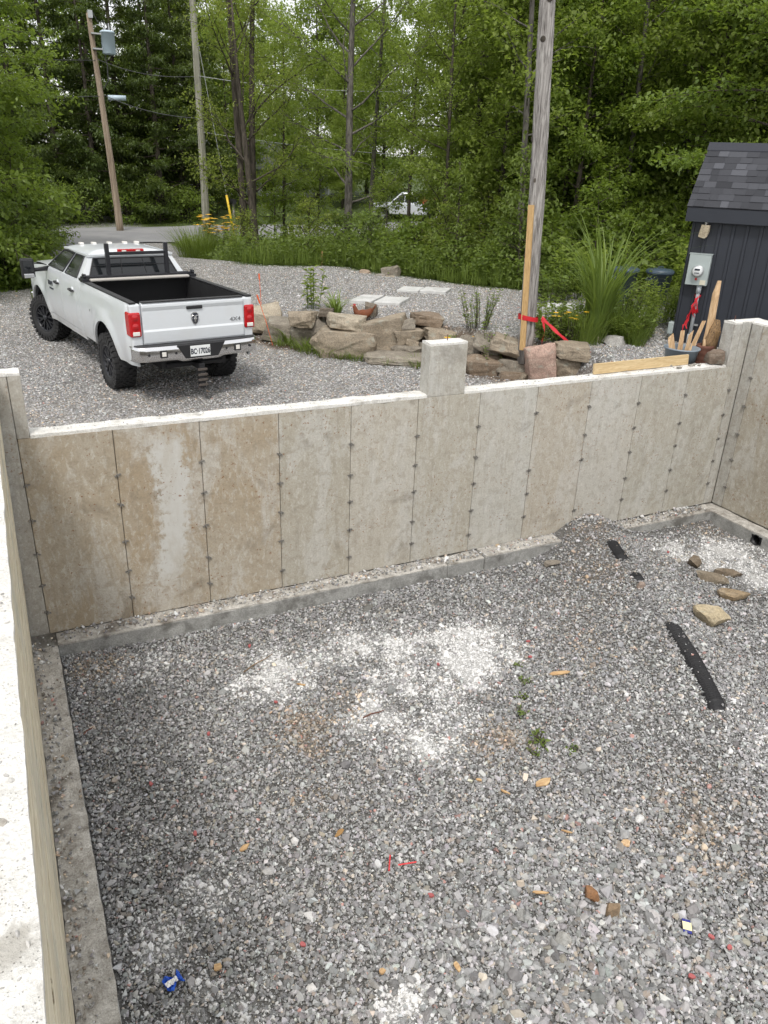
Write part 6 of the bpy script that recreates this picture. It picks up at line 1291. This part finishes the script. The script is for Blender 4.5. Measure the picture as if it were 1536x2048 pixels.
tuft('tall_grass', 'tall arching ornamental grass, the largest, in the bed before the bins', 'grass clump', 9.85, 2.95, tall, 1.12)
mid = blades(2, 260, .85, .30, .5, .014, 'blade', .15, 6, .2, .9)
tuft('grass_clump', 'lower green grass clump at the foot of the tall arching grass', 'grass clump', 9.55, 2.85, mid, 1.0)
tuft('grass_clump', 'green grass clump between the tall grass and the shed', 'grass clump', 10.45, 3.05, mid, .95, 2)
tuft('grass_clump', 'small grass clump before the rose bush', 'grass clump', 10.35, 2.45, mid, .6, 1); tuft('grass_clump', 'feathery grass mound at the end of the drive by the pale pole', 'grass clump', 6.7, 20.9, blades(3, 700, 1.45, .6, .45, .012, 'blade', .25, 6, .2, .8), 1.0)
lily = blades(4, 60, .50, .10, .75, .020, 'blade', .25, 6, .3, 1)
tuft('leafy_tuft', 'strappy leaved tuft nearest the pickup on the stone wall', 'plant', 5.33, 7.02, lily, 1.0); tuft('leafy_tuft', 'strappy leaved tuft beside the light grey wedge', 'plant', 6.22, 6.72, lily, 1.15, 1.7)
fgr = blades(5, 90, .26, .16, .7, .010, 'blade', .4, 4, .2, .8)
for k, (x, y, s, lab) in enumerate(((5.35, 6.45, 1.2, 'grass tuft at the foot of the slanting boulder'), (5.62, 5.75, 1.3, 'grass tuft before the end of the wide tan block'), (6.05, 5.25, 1.0, 'grass tuft at the middle of the wide tan block'), (6.5, 4.75, .9, 'grass tuft by the low slab in the soil'), (5.1, 6.9, 1.0, 'grass tuft below the leaning orange stake'), (5.45, 6.1, 1.5, 'thick grass tuft below the boulders nearest the pickup'), (6.95, 4.35, 1.1, 'grass tuft in brown soil before the pillar'), (5.85, 5.5, 1.1, 'grass tuft closest to the drive before the tan block'))):
    tuft('grass_tuft', lab, 'grass tuft', x, y, fgr, s, k*1.3, 'grass tufts along the stone wall')
def herb(seed, nst, h, rad, nl, ls, m, lean=.15, asp=.4, flowers=0, fs=.04):
    """leafy stems, optionally with daisy heads"""
    r = np.random.RandomState(seed); st = MB(); P = []; D = []; hd = MB()
    for k in range(nst):
        a = r.rand()*6.283; b0 = Vector((math.cos(a), math.sin(a), 0))*rad*r.rand()**.5; ha = h*r.uniform(.65, 1.1); d_ = Vector((math.cos(a)*lean*r.uniform(.2, 1.6), math.sin(a)*lean*r.uniform(.2, 1.6), 1)); tip = b0+d_*ha
        st.tube([b0, b0.lerp(tip, .5)+Vector((.01, 0, .01)), tip], [.006, .005, .002], 4, False)
        for q in range(nl): t = .12+.88*(q+r.rand())/nl; p = b0.lerp(tip, t); an = r.rand()*6.283; P.append(p); D.append((math.cos(an), math.sin(an), r.normal(.25, .3)))
        if k < flowers:
            for q in range(11): an = q*.571; u = Vector((math.cos(an), math.sin(an), -.15)); s_ = Vector((-u.y, u.x, 0))*fs*.28; hd.add([tip+s_*.4, tip+u*fs*.6+s_, tip+u*fs, tip+u*fs*.6-s_], [(0, 1, 2, 3)])
    P = np.array([tuple(p) for p in P]); D = np.array(D); n = len(P)
    lm = leaf_mesh('leaves', P, D, np.array([0, 0, 1.])+r.normal(0, .3, (n, 3)), ls*np.exp(r.normal(0, .3, n)), r.uniform(.2, .95, n), M[m], asp); return st.mesh('stems', M['bark'] if m == 'leaf_bush' else M['blade']), lm, (hd.mesh('flowers', M['petal']) if flowers else None)
def herb_at(H_, name, label, cat, x, y, s=1, rz=0, group=None, z=None):
    t = thing(name, label, cat, (x, y, (float(ground_z(x, y)) if z is None else z)-.01), rz, group); t.scale = (s, s, s)
    link_mesh('stems', H_[0], None, t); link_mesh('leaves', H_[1], None, t)
    if H_[2]: link_mesh('flowers', H_[2], None, t)
    return t
herb_at(herb(1, 7, .85, .14, 26, .12, 'leaf_light', .10), 'weed', 'tall pale green leafy weed behind the boulders and hen', 'plant', 5.98, 7.35)
herb_at(herb(2, 26, .75, .22, 22, .055, 'leaf_bush', .28, .5), 'shrub', 'fine leaved dark shrub behind the yellow flowers', 'shrub', 8.22, 4.40)
herb_at(herb(3, 22, .42, .18, 10, .09, 'leaf_bush', .35, .5, 16, .07), 'flower', 'yellow daisy clump on the stone wall above the pillar', 'flowers', 7.86, 4.35)
rose = herb(4, 14, 1.15, .20, 26, .07, 'leaf_bush', .22, .6)
herb_at(rose, 'rose_bush', 'thin stemmed rose bush in the bed before the shed', 'shrub', 10.75, 3.35, 1.0); herb_at(rose, 'rose_bush', 'thin stemmed bush right beside the weathered pole', 'shrub', 8.05, 3.55, .7, 2)
lush = herb(5, 40, .75, .40, 22, .10, 'leaf_bush', .3, .6); lush2 = herb(6, 36, .9, .40, 24, .09, 'leaf_light', .25, .5)
BED = ((10.25, 2.65, .50, 'low leafy plant at the gravel edge before the tall grass'), (10.62, 2.72, .62, 'leafy plant at the bed edge nearest to the tub'), (10.95, 3.0, .62, 'leafy plant next to the small pale box'), (10.55, 3.6, .8, 'leafy plant behind the rose stems'), (9.35, 3.15, .5, 'leafy plant beside the small yellow flowers'), (8.95, 3.2, .6, 'low leafy plant at the foot of the weathered pole by the red tape'), (9.25, 3.6, .75, 'leafy plant behind the pink boulder'), (11.0, 4.1, .7, 'leafy plant before the bin next to the shed'), (11.2, 3.6, .9, 'leafy plant against the shed corner'), (10.2, 3.9, .7, 'leafy plant behind the tall arching grass'), (13.3, 4.9, .8, 'leafy plant between the bins and the shed'), (11.7, 4.4, .55, 'leafy plant in the middle of the bed'), (12.3, 3.9, .8, 'leafy plant behind the shed corner'), (11.8, 6.9, 1.0, 'leafy plant beyond the lone lid'), (12.9, 7.2, 1.4, 'leafy plant behind the first bin'), (14.2, 7.0, 1.5, 'leafy plant behind the second bin'), (15.0, 5.6, 1.5, 'leafy plant beside the second bin towards the shed'))
for k, (x, y, s, lab) in enumerate(BED): herb_at(lush if k % 2 else lush2, 'leafy_plant', lab, 'plant', x, y, s, k*1.9, 'leafy plants in the bed by the shed')
herb_at(herb(7, 16, .55, .15, 9, .07, 'leaf_bush', .3, .5, 9, .055), 'flower', 'small yellow flowers beside the lower grass clump', 'flowers', 9.2, 2.95)
herb_at(herb(8, 60, 1.25, .75, 18, .12, 'leaf_bush', .22, .5, 58, .15), 'flower', 'tall yellow flowers at the foot of the pale pole', 'flowers', 8.3, 23.4)
herb_at(herb(9, 20, .8, .4, 14, .12, 'leaf_bush', .22, .5, 14, .10), 'flower', 'orange yellow flowers far across the road beside the mailbox', 'flowers', 12.9, 43.0)
wd = herb(10, 7, .05, .05, 5, .032, 'leaf_bush', .6, .40)
for k, (x, y, s, lab) in enumerate(((4.20, -3.51, 1.6, 'largest green weed sprouting from the pit gravel'), (4.64, -2.64, 1.0, 'small weed next to the pale bark flake'), (4.75, -2.35, .8, 'weed farthest back towards the white dust'), (4.30, -3.05, 1.1, 'weed in the middle of the weed row'), (4.05, -3.62, .9, 'weed just in front of the largest one'), (4.45, -2.85, .9, 'weed between the bark flake and the weed row'), (4.42, -3.75, .9, 'weed beside the largest one towards the pipe'))):
    herb_at(wd, 'weed', lab, 'weed', x, y, s*1.2, k*.9, 'weeds in the pit gravel', z=float(pit_z(x, y)))
# undergrowth and grass that nobody could count
r = np.random.RandomState(77)
def scatter_leaves(name, X, Y, hmax, per, ls, m, asp, seed, label, blade=False):
    r = np.random.RandomState(seed); n = len(X); idx = np.repeat(np.arange(n), per); k = len(idx); hh = hmax*np.exp(r.normal(0, .3, n))*(1-.65*sstep(15.0, 20, Y)*(X > 3)); t = r.rand(k)**.7; gz = ground_z(X, Y)
    if blade:
        a = r.rand(k)*6.283; P = np.stack([X[idx]+r.normal(0, .07, k), Y[idx]+r.normal(0, .07, k), gz[idx]-.01], 1); D = np.stack([np.cos(a)*.35*r.rand(k), np.sin(a)*.35*r.rand(k), np.ones(k)], 1); U = np.stack([np.cos(a), np.sin(a), .2*np.ones(k)], 1); S = hh[idx]*r.uniform(.5, 1.1, k)
    else:
        P = np.stack([X[idx]+r.normal(0, .12, k), Y[idx]+r.normal(0, .12, k), gz[idx]+hh[idx]*t], 1); D = np.stack([r.normal(0, 1, k), r.normal(0, 1, k), r.normal(.2, .4, k)], 1); U = np.array([0, 0, 1.])+r.normal(0, .4, (k, 3)); S = ls*np.exp(r.normal(0, .3, k))
    v = .15+.5*r.rand(n)[idx]+.35*r.rand(k); me = leaf_mesh(name, P, D, U, S, v, M[m], asp, .05); o = link_mesh(name, me); setp(o, label, None, None, 'stuff'); return o
def wild(x, y): return (gravel_mask(x, y) < .35) & ~((road_v(x, y) > -.4) & (road_v(x, y) < 8.6)) & ~((x > 9.2) & (y < 4.5))
x = r.uniform(4, 24, 16000); y = r.uniform(5, 27.5, 16000); fe = sdist(x, y, FAREDGE); k = wild(x, y) & (fe > 0) & (r.rand(16000) < np.exp(-fe/7)) ; x, y = x[k], y[k]
scatter_leaves('undergrowth', x, y, .80, 18, .10, 'leaf_bush', .5, 1, 'mixed green undergrowth below the trees')
x = r.uniform(-6, 2.4, 2600); y = r.uniform(8, 27.6, 2600); k = wild(x, y); x, y = x[k], y[k]
scatter_leaves('undergrowth', x, y, .40, 16, .10, 'leaf_maple', .6, 2, 'low leafy ground cover under the maples')
x = r.uniform(4.5, 22, 15000); y = r.uniform(6, 27.8, 15000); fe = sdist(x, y, FAREDGE); k = wild(x, y) & (r.rand(15000) < np.where(fe < 1.4, 1, .45)); x, y = x[k], y[k]
scatter_leaves('verge_grass', x, y, .42, 7, .1, 'blade', .045, 3, 'rough grass between the mound and the road', True)
x = r.uniform(-4, 34, 9000); v_ = np.where(r.rand(9000) < .35, r.uniform(-2.0, -.1, 9000), r.uniform(8.3, 10.6, 9000)); y = 28+.235*(x-4)+v_; k = ~((gravel_mask(x, y) > .5) & (v_ < 0)); x, y = x[k], y[k]
scatter_leaves('verge_grass', x, y, .22, 6, .1, 'blade', .06, 4, 'short grass along the road edges', True)
x = r.uniform(8, 34, 5000); y = r.uniform(38, 60, 5000); k = wild(x, y) & (road_v(x, y) > 8.5); x, y = x[k], y[k]
scatter_leaves('verge_grass', x, y, .16, 6, .1, 'blade', .09, 5, 'lawn across the road before the house', True)
